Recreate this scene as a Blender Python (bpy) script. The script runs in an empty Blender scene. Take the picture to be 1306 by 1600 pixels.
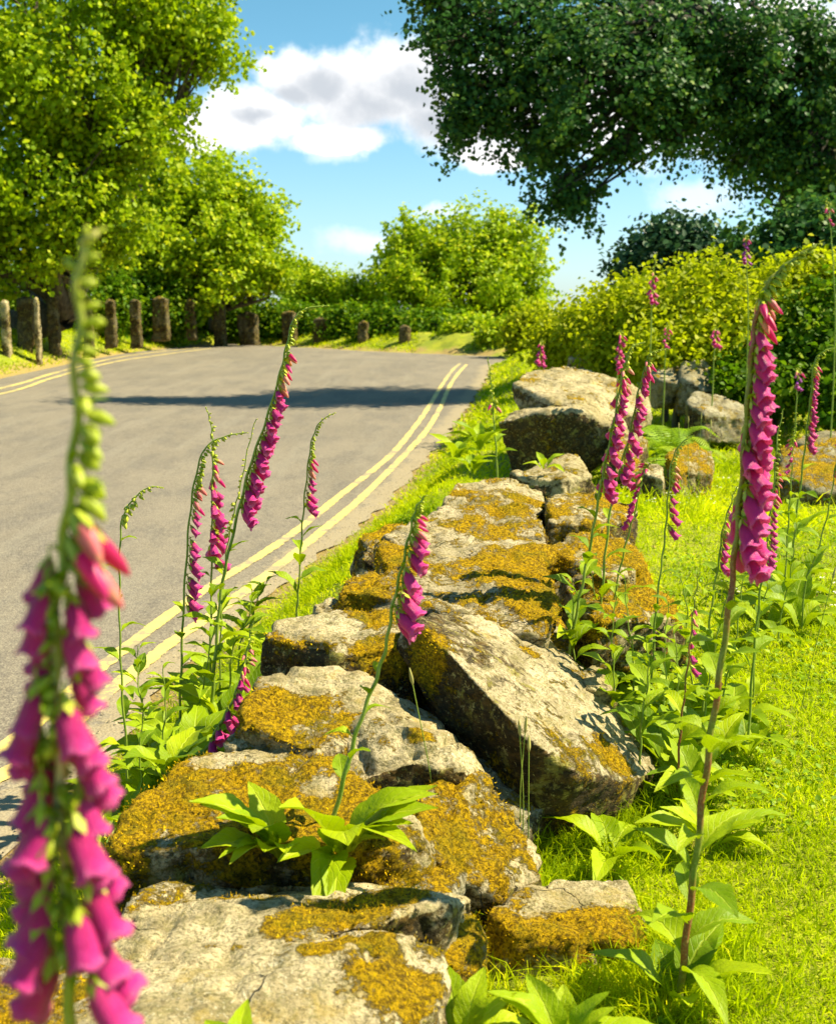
import bpy, bmesh, math, random
import numpy as np
from mathutils import Vector, Matrix, Quaternion, noise
R = math.radians
scene = bpy.context.scene
COL = scene.collection

# ------------------------------------------------------------------ camera
FPX, CX, CY = 1900.0, 653.0, 800.0
HC, PITCH = 1.45, R(9.6)
CAM = Vector((0, 0, HC))
FWD = Vector((0, math.cos(PITCH), -math.sin(PITCH)))
UPV = Vector((0, math.sin(PITCH), math.cos(PITCH)))
RGT = Vector((1, 0, 0))
cd = bpy.data.cameras.new('camera')
cam = bpy.data.objects.new('camera', cd); COL.objects.link(cam)
cam.location = CAM; cam.rotation_euler = (math.pi/2 - PITCH, 0, 0)
cd.sensor_fit = 'VERTICAL'; cd.sensor_height = 36.0; cd.sensor_width = 29.4
cd.lens = FPX/1600*36; cd.clip_end = 3000; cd.clip_start = 0.05
cd.dof.use_dof = True; cd.dof.focus_distance = 2.9; cd.dof.aperture_fstop = 8.0
scene.camera = cam

def P(px, py, Y):
    """world point seen at photo pixel (px,py) at distance Y along the road"""
    d = FWD + RGT*((px-CX)/FPX) - UPV*((py-CY)/FPX)
    return CAM + d*(Y/d.y)
def ray_z(px, py, z):
    d = FWD + RGT*((px-CX)/FPX) - UPV*((py-CY)/FPX)
    return CAM + d*((z-HC)/d.z)
def proj(v):
    w = v-CAM; dd = w.dot(FWD)
    return CX+FPX*w.dot(RGT)/dd, CY-FPX*w.dot(UPV)/dd
def mpp(Y): return Y/FPX          # metres per photo pixel

def ss(a, b, x):
    t = np.clip((np.asarray(x, dtype=float)-a)/(b-a), 0, 1)
    return t*t*(3-2*t)

# ------------------------------------------------------------------ object helpers
def tag(o, label=None, cat=None, group=None, kind=None):
    if label: o['label'] = label
    if cat: o['category'] = cat
    if group: o['group'] = group
    if kind: o['kind'] = kind
    return o
def link(name, me, parent=None, loc=None):
    o = bpy.data.objects.new(name, me); COL.objects.link(o)
    if parent is not None: o.parent = parent
    if loc is not None: o.location = loc
    return o
def empty(name, loc):
    o = bpy.data.objects.new(name, None); COL.objects.link(o)
    o.location = loc; o.empty_display_size = .05
    return o
def mesh_np(name, V, F, mat=None, smooth=False, attrs=None, uv=None):
    """V (n,3) float; F (m,k) int array or list of arrays of same k"""
    me = bpy.data.meshes.new(name)
    V = np.asarray(V, dtype=np.float32)
    Fs = F if isinstance(F, list) else [F]
    Fs = [np.asarray(f, dtype=np.int32) for f in Fs if len(f)]
    me.vertices.add(len(V)); me.vertices.foreach_set('co', V.ravel())
    loops = np.concatenate([f.ravel() for f in Fs])
    tot = np.concatenate([np.full(len(f), f.shape[1], dtype=np.int32) for f in Fs])
    start = np.concatenate([[0], np.cumsum(tot)[:-1]]).astype(np.int32)
    me.loops.add(len(loops)); me.loops.foreach_set('vertex_index', loops)
    me.polygons.add(len(tot)); me.polygons.foreach_set('loop_start', start)
    me.polygons.foreach_set('loop_total', tot)
    if smooth: me.polygons.foreach_set('use_smooth', np.ones(len(tot), dtype=bool))
    me.update(calc_edges=True)
    if attrs:
        for k, a in attrs.items():
            at = me.attributes.new(k, 'FLOAT', 'POINT')
            at.data.foreach_set('value', np.asarray(a, dtype=np.float32))
    if uv is not None:
        ul = me.uv_layers.new(name='UVMap')
        ul.data.foreach_set('uv', np.asarray(uv, dtype=np.float32)[loops].ravel())
    if mat is not None: me.materials.append(mat)
    return me

def catmull(pts, n):
    """resample list of Vectors into n points"""
    p = [pts[0]*2-pts[1]] + list(pts) + [pts[-1]*2-pts[-2]]
    m = len(pts)-1; out = []
    for i in range(n):
        t = i/(n-1)*m; k = min(int(t), m-1); u = t-k
        a, b, c, d = p[k], p[k+1], p[k+2], p[k+3]
        out.append(0.5*((2*b)+(c-a)*u+(2*a-5*b+4*c-d)*u*u+(3*b-3*c+d-a)*u**3))
    return out

def tube_arrays(pts, rad, sides=6, base=0):
    n = len(pts); V = []; F = []
    x = None
    for i in range(n):
        t = (pts[min(i+1, n-1)]-pts[max(i-1, 0)])
        t = t.normalized() if t.length > 1e-9 else Vector((0, 0, 1))
        if x is None:
            x = t.orthogonal().normalized()
        x = (x - t*x.dot(t)); x = x.normalized() if x.length > 1e-6 else t.orthogonal().normalized()
        y = t.cross(x)
        for k in range(sides):
            a = 2*math.pi*k/sides
            v = pts[i] + (x*math.cos(a)+y*math.sin(a))*rad[i]
            V.append((v.x, v.y, v.z))
    for i in range(n-1):
        for k in range(sides):
            k2 = (k+1) % sides
            F.append((base+i*sides+k, base+i*sides+k2, base+(i+1)*sides+k2, base+(i+1)*sides+k))
    return V, F

# ------------------------------------------------------------------ node helpers
class NT:
    def __init__(s, tree): s.t = tree; tree.nodes.clear()
    def n(s, typ, ins=None, **props):
        nd = s.t.nodes.new(typ)
        for k, v in props.items(): setattr(nd, k, v)
        if ins:
            for k, v in ins.items():
                sock = nd.inputs[k]
                if isinstance(v, bpy.types.NodeSocket): s.t.links.new(v, sock)
                elif isinstance(v, bpy.types.Node): s.t.links.new(v.outputs[0], sock)
                else:
                    if isinstance(v, (tuple, list)) and len(v) == 3 and sock.type == 'RGBA': v = (*v, 1)
                    sock.default_value = v
        return nd
    def math(s, op, a, b=0.0, c=None, clamp=False):
        ins = {0: a, 1: b}
        if c is not None: ins[2] = c
        return s.n('ShaderNodeMath', ins, operation=op, use_clamp=clamp).outputs[0]
    def mix(s, f, a, b, blend='MIX'):
        nd = s.t.nodes.new('ShaderNodeMix'); nd.data_type = 'RGBA'; nd.blend_type = blend
        for k, v in ((0, f), (6, a), (7, b)):
            if isinstance(v, bpy.types.NodeSocket): s.t.links.new(v, nd.inputs[k])
            elif isinstance(v, bpy.types.Node): s.t.links.new(v.outputs[0], nd.inputs[k])
            else: nd.inputs[k].default_value = (*v, 1) if isinstance(v, (tuple, list)) and len(v) == 3 else v
        return nd.outputs[2]
    def noise(s, vec, scale, detail=4, rough=.55, dist=0.0):
        return s.n('ShaderNodeTexNoise', {'Vector': vec, 'Scale': scale, 'Detail': detail, 'Roughness': rough, 'Distortion': dist}).outputs[0]
    def ramp(s, v, a, b, lo=0.0, hi=1.0):
        return s.n('ShaderNodeMapRange', {0: v, 1: a, 2: b, 3: lo, 4: hi}, clamp=True, interpolation_type='SMOOTHSTEP').outputs[0]
    def attr(s, name):
        return s.n('ShaderNodeAttribute', attribute_name=name).outputs['Fac']
def newmat(name):
    m = bpy.data.materials.new(name); m.use_nodes = True
    return m, NT(m.node_tree)
def out(T, sh, disp=None): T.n('ShaderNodeOutputMaterial', {'Surface': sh})

# ------------------------------------------------------------------ materials
def mat_foliage(name, dark, mid, light, trans=.35, rough=.5, spec=.3, tcol=None):
    """leaves with a per-leaf value in attribute 'v'"""
    m, T = newmat(name)
    v = T.attr('v')
    c = T.mix(T.ramp(v, 0, .5), dark, mid)
    c = T.mix(T.ramp(v, .5, 1), c, light)
    p = T.n('ShaderNodeBsdfPrincipled', {'Base Color': c, 'Roughness': rough, 'Specular IOR Level': spec})
    tc = T.mix(.5, c, tcol or tuple(min(1, x*1.6) for x in mid))
    tr = T.n('ShaderNodeBsdfTranslucent', {'Color': tc})
    out(T, T.n('ShaderNodeMixShader', {0: trans, 1: p.outputs[0], 2: tr.outputs[0]}).outputs[0])
    return m

def mat_bigleaf(name, a, b, vein):
    m, T = newmat(name)
    tc = T.n('ShaderNodeTexCoord'); uv = tc.outputs['UV']; ob = tc.outputs['Object']
    sp = T.n('ShaderNodeSeparateXYZ', {0: uv})
    au = T.math('ABSOLUTE', T.math('SUBTRACT', sp.outputs[0], .5))
    w = T.math('FRACT', T.math('MULTIPLY', T.math('SUBTRACT', sp.outputs[1], T.math('MULTIPLY', au, .55)), 9.0))
    side = T.math('ABSOLUTE', T.math('SUBTRACT', w, .5))
    veinS = T.ramp(side, .0, .10, 1, 0)
    mid = T.ramp(au, .012, .045, 1, 0)
    vm = T.math('MAXIMUM', T.math('MULTIPLY', veinS, .55), mid)
    rnd = T.n('ShaderNodeObjectInfo').outputs['Random']
    nz = T.noise(ob, 5.0, 4)
    c = T.mix(T.ramp(T.math('ADD', T.math('MULTIPLY', rnd, .6), T.math('MULTIPLY', nz, .5)), .15, .95), a, b)
    c = T.mix(T.ramp(T.noise(ob, 14.0, 3), .62, .8, 0, .5), c, (.30, .26, .02))
    c = T.mix(T.math('MULTIPLY', vm, .55), c, vein)
    h = T.math('ADD', T.math('MULTIPLY', vm, -.6), T.math('MULTIPLY', T.noise(ob, 22.0, 3), .6))
    bmp = T.n('ShaderNodeBump', {'Strength': .55, 'Distance': .004, 'Height': h})
    p = T.n('ShaderNodeBsdfPrincipled', {'Base Color': c, 'Roughness': .48, 'Specular IOR Level': .2, 'Normal': bmp.outputs[0]})
    tr = T.n('ShaderNodeBsdfTranslucent', {'Color': T.mix(.45, c, (.45, .58, .0)), 'Normal': bmp.outputs[0]})
    out(T, T.n('ShaderNodeMixShader', {0: .36, 1: p.outputs[0], 2: tr.outputs[0]}).outputs[0])
    return m

def mat_rock(name, light, mid, dark, moss_a=(.78, .48, .004), moss_b=(.17, .10, .003), strata=(1, 1, 1), rot=(0, 0, 0)):
    m, T = newmat(name)
    pos = T.n('ShaderNodeNewGeometry').outputs['Position']
    mp = T.n('ShaderNodeMapping', {'Vector': pos, 'Scale': strata, 'Rotation': rot}).outputs[0]
    n1 = T.noise(mp, 5.0, 8, .62, .5)
    n2 = T.noise(mp, 17.0, 9, .68, .3)
    n3 = T.noise(pos, 170.0, 4, .6)
    n4 = T.noise(pos, 60.0, 5, .7)
    c = T.mix(T.ramp(n1, .35, .62), mid, light)
    c = T.mix(T.ramp(n2, .50, .66, 0, .75), c, dark)
    c = T.mix(T.ramp(n3, .50, .62, 0, .7), c, dark)
    c = T.mix(T.ramp(T.noise(pos, 85.0, 6, .75), .52, .60, 0, .6), c, (.22, .20, .09))
    c = T.mix(T.ramp(n4, .56, .70, 0, .65), c, tuple(x*.45 for x in dark))
    # pale crustose lichen and ochre dust
    vo = T.n('ShaderNodeTexVoronoi', {'Vector': T.n('ShaderNodeVectorMath', {0: pos, 1: T.n('ShaderNodeTexNoise', {'Vector': pos, 'Scale': 24.0}).outputs['Color']}, operation='ADD').outputs[0], 'Scale': 11.0})
    lc = T.math('MULTIPLY', T.ramp(vo.outputs[0], .18, .30, 1, 0), T.ramp(T.noise(pos, 4.0, 3), .50, .58))
    c = T.mix(T.math('MULTIPLY', lc, .75), c, (.58, .53, .36))
    c = T.mix(T.ramp(T.noise(pos, 9.0, 6, .7), .54, .68, 0, .55), c, (.36, .25, .04))
    c = T.mix(T.ramp(T.noise(mp, 21.0, 8, .78), .50, .60, 0, .6), c, (.25, .215, .085))
    c = T.mix(T.ramp(T.noise(mp, 42.0, 8, .8), .57, .63, 0, .8), c, (.07, .055, .02))
    dk = T.attr('dark')  # shade of steep faces painted in, as dark lichen tones
    shade_mask = T.ramp(T.math('ADD', dk, T.math('MULTIPLY', T.math('SUBTRACT', T.noise(pos, 26.0, 6, .7), .5), 1.5)), .35, .62)
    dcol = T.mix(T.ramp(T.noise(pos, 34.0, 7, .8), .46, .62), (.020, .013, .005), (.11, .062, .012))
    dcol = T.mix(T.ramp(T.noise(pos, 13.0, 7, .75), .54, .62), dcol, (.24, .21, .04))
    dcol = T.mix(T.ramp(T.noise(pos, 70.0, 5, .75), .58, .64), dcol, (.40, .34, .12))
    c = T.mix(T.math('MULTIPLY', shade_mask, .93), c, dcol)
    # moss
    ms = T.attr('moss')
    fn = T.noise(pos, 48.0, 6, .75)
    mm = T.ramp(T.math('ADD', ms, T.math('MULTIPLY', T.math('SUBTRACT', fn, .5), 2.6)), .38, .68)
    mc = T.mix(T.ramp(T.noise(pos, 110.0, 5, .8), .40, .60), moss_b, moss_a)
    mc = T.mix(T.ramp(T.noise(pos, 11.0, 4), .45, .7, 0, .5), mc, (.17, .19, .008))
    c = T.mix(mm, c, mc)
    wc = T.n('ShaderNodeVectorMath', {0: mp, 1: T.n('ShaderNodeVectorMath', {0: T.n('ShaderNodeTexNoise', {'Vector': pos, 'Scale': 7.0, 'Detail': 4.0}).outputs['Color'], 1: (.16, .16, .16)}, operation='MULTIPLY').outputs[0]}, operation='ADD').outputs[0]
    ve = T.n('ShaderNodeTexVoronoi', {'Vector': wc, 'Scale': 5.5}, feature='DISTANCE_TO_EDGE').outputs[0]
    crk = T.math('MULTIPLY', T.ramp(ve, .0, .016, 1, 0), T.ramp(T.noise(pos, 4.3, 4), .54, .62))
    crk = T.math('MULTIPLY', crk, T.math('SUBTRACT', 1.0, mm))
    c = T.mix(T.math('MULTIPLY', crk, .45), c, (.045, .034, .015))
    h = T.math('SUBTRACT', T.math('MULTIPLY', n2, .8), T.math('MULTIPLY', crk, .7))
    h = T.math('ADD', h, T.math('ADD', T.math('MULTIPLY', n4, .35), T.math('MULTIPLY', n3, .12)))
    h = T.math('ADD', h, T.math('MULTIPLY', mm, T.math('MULTIPLY', T.noise(pos, 190.0, 4, .8), 1.0)))
    bmp = T.n('ShaderNodeBump', {'Strength': 1.0, 'Distance': .020, 'Height': h})
    p = T.n('ShaderNodeBsdfPrincipled', {'Base Color': c, 'Roughness': .92, 'Specular IOR Level': .15, 'Normal': bmp.outputs[0]})
    out(T, p.outputs[0])
    return m

M = {}
M['rock'] = mat_rock('pale_granite', (.56, .46, .27), (.34, .275, .14), (.15, .12, .05))
M['rockS'] = mat_rock('streaked_slate', (.56, .46, .28), (.34, .28, .16), (.14, .11, .05), strata=(.8, .8, 3.6), rot=(0, R(34), R(12)))
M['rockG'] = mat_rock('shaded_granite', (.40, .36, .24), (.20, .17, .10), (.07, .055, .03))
M['rockP'] = mat_rock('shaded_post_granite', (.10, .078, .045), (.04, .03, .018), (.02, .014, .008))  # shade on the posts put into a near-black base colour
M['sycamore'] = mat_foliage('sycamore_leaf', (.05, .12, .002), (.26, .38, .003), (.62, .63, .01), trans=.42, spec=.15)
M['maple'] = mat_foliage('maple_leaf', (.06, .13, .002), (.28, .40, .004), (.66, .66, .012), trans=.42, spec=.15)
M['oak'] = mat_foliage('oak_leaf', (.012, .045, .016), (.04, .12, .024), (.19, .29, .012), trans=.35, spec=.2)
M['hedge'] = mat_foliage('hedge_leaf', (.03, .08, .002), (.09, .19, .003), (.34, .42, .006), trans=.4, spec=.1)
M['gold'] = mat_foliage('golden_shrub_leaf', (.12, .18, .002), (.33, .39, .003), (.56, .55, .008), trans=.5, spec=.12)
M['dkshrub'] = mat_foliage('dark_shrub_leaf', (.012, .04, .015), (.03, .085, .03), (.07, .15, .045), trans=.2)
M['grass'] = mat_foliage('grass_blade', (.15, .24, .001), (.42, .52, .001), (.74, .72, .004), trans=.48, rough=.7, spec=.08)
M['moss'] = mat_foliage('moss_shoot', (.17, .10, .002), (.70, .43, .002), (.94, .66, .006), trans=.3, rough=.8, spec=.1)
M['fern'] = mat_foliage('fern_leaf', (.10, .20, .004), (.24, .38, .006), (.42, .52, .015), trans=.4)
M['leaf'] = mat_bigleaf('foxglove_leaf', (.12, .22, .002), (.30, .42, .004), (.46, .54, .05))
M['leafY'] = mat_bigleaf('foxglove_leaf_sunlit', (.24, .36, .002), (.42, .52, .004), (.56, .62, .05))  # sunlit yellow put into the leaf colour, also mixed in at random

def mat_stem(name, a, b):
    m, T = newmat(name)
    pos = T.n('ShaderNodeNewGeometry').outputs['Position']
    c = T.mix(T.ramp(T.noise(pos, 9.0, 3), .4, .62), a, b)
    c = T.mix(T.ramp(T.noise(pos, 240.0, 3), .45, .7, 0, .35), c, (.42, .45, .12))
    p = T.n('ShaderNodeBsdfPrincipled', {'Base Color': c, 'Roughness': .5, 'Specular IOR Level': .3})
    out(T, p.outputs[0]); return m
M['stem'] = mat_stem('green_stem', (.16, .25, .02), (.24, .32, .04))
M['stemR'] = mat_stem('reddish_stem', (.20, .24, .025), (.24, .08, .035))
M['calyx'] = mat_stem('calyx_green', (.32, .38, .012), (.48, .50, .03))
M['stemP'] = mat_stem('pinkish_stem', (.30, .34, .03), (.60, .36, .22))
M['budP'] = mat_stem('pink_bud', (.55, .10, .13), (.62, .22, .12))

def mat_petal(name, a, b, inner=False, tr=(.95, .06, .40)):
    m, T = newmat(name)
    uv = T.n('ShaderNodeTexCoord').outputs['UV']
    sp = T.n('ShaderNodeSeparateXYZ', {0: uv})
    rnd = T.n('ShaderNodeObjectInfo').outputs['Random']
    c = T.mix(T.ramp(sp.outputs[1], .05, .95), a, b)
    mp = T.n('ShaderNodeMapping', {'Vector': uv, 'Scale': (26, 1.6, 1)}).outputs[0]
    st = T.noise(mp, 3.0, 3)
    c = T.mix(T.ramp(st, .4, .7, 0, .35), c, tuple(x*.62 for x in a))
    c = T.mix(T.math('MULTIPLY', rnd, .5), c, (.76, .05, .34))
    c = T.mix(T.ramp(sp.outputs[1], .84, 1.0, 0, .35), c, (.84, .22, .50))
    c = T.mix(T.ramp(T.noise(uv, 7.0, 4), .56, .7, 0, .5), c, tuple(x*.55 for x in a))
    if inner:
        vo = T.n('ShaderNodeTexVoronoi', {'Vector': T.n('ShaderNodeMapping', {'Vector': uv, 'Scale': (18, 12, 1)}).outputs[0], 'Scale': 1.0})
        c = T.mix(T.ramp(vo.outputs[0], .2, .3, .9, 0), c, (.14, .0, .05))
    bm = T.n('ShaderNodeBump', {'Strength': .7, 'Distance': .003, 'Height': st})
    p = T.n('ShaderNodeBsdfPrincipled', {'Base Color': c, 'Roughness': .38, 'Specular IOR Level': .4, 'Normal': bm.outputs[0],
                                       'Sheen Weight': .15})
    t = T.n('ShaderNodeBsdfTranslucent', {'Color': T.mix(.5, c, tr)})
    out(T, T.n('ShaderNodeMixShader', {0: .38, 1: p.outputs[0], 2: t.outputs[0]}).outputs[0])
    return m
M['petal'] = mat_petal('petal_outer', (.60, .006, .12), (.74, .015, .32))
M['petalin'] = mat_petal('petal_inner', (.80, .30, .50), (.84, .20, .48), True)
M['petalV'] = mat_petal('petal_violet', (.34, .03, .42), (.42, .05, .55), tr=(.4, .05, .7))

def mat_bark(name, a, b, moss=.3):
    m, T = newmat(name)
    pos = T.n('ShaderNodeNewGeometry').outputs['Position']
    mp = T.n('ShaderNodeMapping', {'Vector': pos, 'Scale': (1, 1, .2)}).outputs[0]
    n = T.noise(mp, 14.0, 7, .7)
    c = T.mix(T.ramp(n, .4, .6), a, b)
    c = T.mix(T.ramp(T.noise(pos, 2.5, 4), .5, .65, 0, moss), c, (.12, .15, .02))
    bm = T.n('ShaderNodeBump', {'Strength': .8, 'Distance': .05, 'Height': n})
    p = T.n('ShaderNodeBsdfPrincipled', {'Base Color': c, 'Roughness': .9, 'Normal': bm.outputs[0]})
    out(T, p.outputs[0]); return m
M['bark'] = mat_bark('bark_brown', (.05, .038, .022), (.14, .11, .06))
M['barkD'] = mat_bark('bark_dark', (.018, .016, .010), (.05, .045, .03))

def mat_asphalt():
    m, T = newmat('worn_asphalt')
    pos = T.n('ShaderNodeNewGeometry').outputs['Position']
    mp = T.n('ShaderNodeMapping', {'Vector': pos, 'Scale': (1, .35, 1)}).outputs[0]
    c = T.mix(T.ramp(T.noise(mp, .9, 5, .6), .35, .65), (.165, .141, .110), (.222, .188, .142))
    c = T.mix(T.ramp(T.noise(mp, 2.4, 7, .72), .46, .62, 0, .7), c, (.115, .103, .092))
    c = T.mix(T.ramp(T.noise(T.n('ShaderNodeMapping', {'Vector': pos, 'Scale': (2.2, .18, 1)}).outputs[0], 1.6, 6, .7), .50, .64, 0, .5), c, (.24, .215, .17))
    c = T.mix(T.ramp(T.noise(pos, 75.0, 3, .7), .48, .66, 0, .65), c, (.34, .30, .22))
    c = T.mix(T.ramp(T.noise(pos, 120.0, 3, .7), .50, .60, 0, .75), c, (.07, .062, .05))
    vo = T.n('ShaderNodeTexVoronoi', {'Vector': pos, 'Scale': 90.0})
    ed = T.attr('edge')     # loose grit near the verge
    c = T.mix(T.math('MULTIPLY', T.ramp(T.math('ADD', ed, T.math('MULTIPLY', T.math('SUBTRACT', T.noise(pos, 14.0, 5, .8), .5), 1.6)), .45, .7), .6), c, (.36, .29, .17))
    c = T.mix(T.ramp(T.noise(pos, 26.0, 6, .8), .46, .62, 0, .45), c, (.28, .245, .18))
    # sealed cracks
    wv = T.n('ShaderNodeTexVoronoi', {'Vector': T.n('ShaderNodeVectorMath', {0: pos, 1: T.n('ShaderNodeTexNoise', {'Vector': pos, 'Scale': 1.3}).outputs['Color']}, operation='ADD').outputs[0], 'Scale': .35}, feature='DISTANCE_TO_EDGE')
    c = T.mix(T.math('MULTIPLY', T.ramp(wv.outputs[0], .0, .006, .4, 0), T.ramp(T.noise(pos, 1.1, 3), .52, .6)), c, (.08, .07, .06))
    bm = T.n('ShaderNodeBump', {'Strength': .45, 'Distance': .006, 'Height': vo.outputs[0]})
    p = T.n('ShaderNodeBsdfPrincipled', {'Base Color': c, 'Roughness': .88, 'Specular IOR Level': .2, 'Normal': bm.outputs[0]})
    out(T, p.outputs[0]); return m
M['asphalt'] = mat_asphalt()
def mat_paint():
    m, T = newmat('yellow_line_paint')
    pos = T.n('ShaderNodeNewGeometry').outputs['Position']
    c = T.mix(T.ramp(T.noise(pos, 5.0, 6, .7), .4, .65), (.82, .64, .13), (.72, .56, .16))
    c = T.mix(T.ramp(T.noise(pos, 50.0, 6, .85), .46, .60, 0, .8), c, (.24, .20, .14))
    c = T.mix(T.ramp(T.noise(pos, 2.6, 6, .8), .50, .58, 0, .85), c, (.24, .205, .15))
    p = T.n('ShaderNodeBsdfPrincipled', {'Base Color': c, 'Roughness': .7})
    out(T, p.outputs[0]); return m
M['paint'] = mat_paint()
def mat_ground():
    m, T = newmat('turf_soil')
    pos = T.n('ShaderNodeNewGeometry').outputs['Position']
    c = T.mix(T.ramp(T.noise(pos, 1.6, 6, .65), .35, .65), (.20, .25, .002), (.36, .38, .003))
    c = T.mix(T.ramp(T.noise(pos, 35.0, 5, .75), .45, .65, 0, .6), c, (.10, .13, .006))
    c = T.mix(T.ramp(T.noise(pos, 6.0, 6, .7), .56, .70, 0, .6), c, (.26, .19, .03))
    ed = T.attr('edge')
    c = T.mix(T.ramp(T.math('ADD', ed, T.math('MULTIPLY', T.math('SUBTRACT', T.noise(pos, 9.0, 5, .8), .5), 1.0)), .45, .75), c, (.34, .24, .07))
    bm = T.n('ShaderNodeBump', {'Strength': .8, 'Distance': .03, 'Height': T.noise(pos, 40.0, 5, .75)})
    p = T.n('ShaderNodeBsdfPrincipled', {'Base Color': c, 'Roughness': .95, 'Normal': bm.outputs[0]})
    out(T, p.outputs[0]); return m
M['ground'] = mat_ground()
def mat_plain(name, c, rough=.8):
    m, T = newmat(name)
    pos = T.n('ShaderNodeNewGeometry').outputs['Position']
    cc = T.mix(T.ramp(T.noise(pos, 60.0, 4), .4, .6), c, tuple(x*.6 for x in c))
    out(T, T.n('ShaderNodeBsdfPrincipled', {'Base Color': cc, 'Roughness': rough}).outputs[0]); return m
M['dry'] = mat_plain('dry_leaf', (.40, .24, .06))
M['seed'] = mat_plain('seed_head', (.50, .44, .12))
M['white'] = mat_plain('daisy_white', (.8, .78, .6))

# ------------------------------------------------------------------ light and sky
SUN_EL, SUN_AZ = 50.0, 85.0
sd = Vector((math.sin(R(SUN_AZ))*math.cos(R(SUN_EL)), math.cos(R(SUN_AZ))*math.cos(R(SUN_EL)), math.sin(R(SUN_EL))))
sl = bpy.data.lights.new('sun', 'SUN'); so = bpy.data.objects.new('sun', sl); COL.objects.link(so)
sl.energy = 4.6; sl.angle = R(.5); sl.color = (1.0, .89, .62)
so.rotation_euler = sd.to_track_quat('Z', 'Y').to_euler(); so.location = (20, -5, 30)
w = bpy.data.worlds.new('World'); scene.world = w; w.use_nodes = True
T = NT(w.node_tree)
sky = T.n('ShaderNodeTexSky', sky_type='NISHITA', sun_disc=False, sun_elevation=R(SUN_EL), sun_rotation=R(SUN_AZ),
          air_density=1.0, dust_density=.4, ozone_density=2.2)
gen = T.n('ShaderNodeTexCoord').outputs['Generated']
sp = T.n('ShaderNodeSeparateXYZ', {0: gen})
yy = T.math('MAXIMUM', sp.outputs[1], .05)
U = T.math('DIVIDE', sp.outputs[0], yy); Vv = T.math('DIVIDE', sp.outputs[2], yy)
uv = T.n('ShaderNodeCombineXYZ', {0: U, 1: Vv, 2: 0.0}).outputs[0]
def pxuv(px, py):
    d = FWD + RGT*((px-CX)/FPX) - UPV*((py-CY)/FPX)
    return d.x/d.y, d.z/d.y
wob = T.n('ShaderNodeTexNoise', {'Vector': uv, 'Scale': 9.0, 'Detail': 6.0, 'Roughness': .6})
uvw = T.n('ShaderNodeVectorMath', {0: uv, 1: T.n('ShaderNodeVectorMath', {0: T.n('ShaderNodeVectorMath', {0: wob.outputs['Color'], 1: (.5, .5, .5)}, operation='SUBTRACT').outputs[0], 1: (.05, .05, 0)}, operation='MULTIPLY').outputs[0]}, operation='ADD').outputs[0]
def blobs(lst):
    acc = None
    for px, py, rx, ry in lst:
        u, v = pxuv(px, py)
        d = T.n('ShaderNodeVectorMath', {0: T.n('ShaderNodeVectorMath', {0: uvw, 1: (u, v, 0)}, operation='SUBTRACT').outputs[0], 1: (FPX/rx, FPX/ry, 0)}, operation='MULTIPLY').outputs[0]
        ln = T.n('ShaderNodeVectorMath', {0: d}, operation='LENGTH').outputs['Value']
        f = T.math('SUBTRACT', 1.0, ln)
        acc = f if acc is None else T.math('MAXIMUM', acc, f)
    return acc
main = blobs([(300, 210, 90, 34), (390, 188, 110, 56), (455, 130, 78, 60), (550, 140, 125, 78), (525, 222, 95, 36), (640, 130, 130, 84), (720, 190, 110, 66), (790, 160, 150, 100), (980, 150, 230, 110), (1180, 60, 200, 90), (770, 250, 90, 26)])
wisp = blobs([(575, 378, 80, 26), (520, 250, 60, 18), (1080, 310, 90, 40), (1250, 230, 200, 60), (690, 330, 60, 14)])
fbm = T.noise(uv, 26.0, 8, .62)
cm = T.ramp(T.math('ADD', main, T.math('MULTIPLY', T.math('SUBTRACT', fbm, .5), 1.1)), -.04, .5)
wm = T.math('MULTIPLY', T.ramp(T.math('ADD', wisp, T.math('MULTIPLY', T.math('SUBTRACT', fbm, .5), 1.2)), 0, .7), .4)
mask = T.math('MULTIPLY', T.math('MAXIMUM', cm, wm), T.math('GREATER_THAN', sp.outputs[1], .05))
grey = blobs([(590, 165, 120, 58), (500, 140, 70, 40), (690, 190, 150, 60), (450, 150, 60, 30), (640, 140, 150, 60), (390, 190, 60, 22)])
gm = T.ramp(T.math('ADD', grey, T.math('MULTIPLY', T.math('SUBTRACT', T.noise(uv, 20.0, 6), .5), 1.6)), -.35, .95)
ccol = T.mix(gm, (10.2, 10.0, 9.8), (4.3, 4.6, 5.0))
skyc = T.mix(1.0, sky.outputs[0], T.mix(T.ramp(sp.outputs[2], -.02, .26), (.86, 1.08, 1.34), (.60, 1.0, .97)), 'MULTIPLY')
fin = T.mix(mask, skyc, ccol)
bg = T.n('ShaderNodeBackground', {'Color': fin, 'Strength': .061})
T.n('ShaderNodeOutputWorld', {'Surface': bg.outputs[0]})
vs = scene.view_settings
vs.view_transform = 'Standard'; vs.look = 'None'; vs.gamma = 1; vs.exposure = 1.36
scene.cycles.max_bounces = 8; scene.cycles.diffuse_bounces = 4; scene.cycles.transmission_bounces = 4
scene.cycles.use_denoising = True
scene.cycles.sample_clamp_indirect = 8
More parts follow.
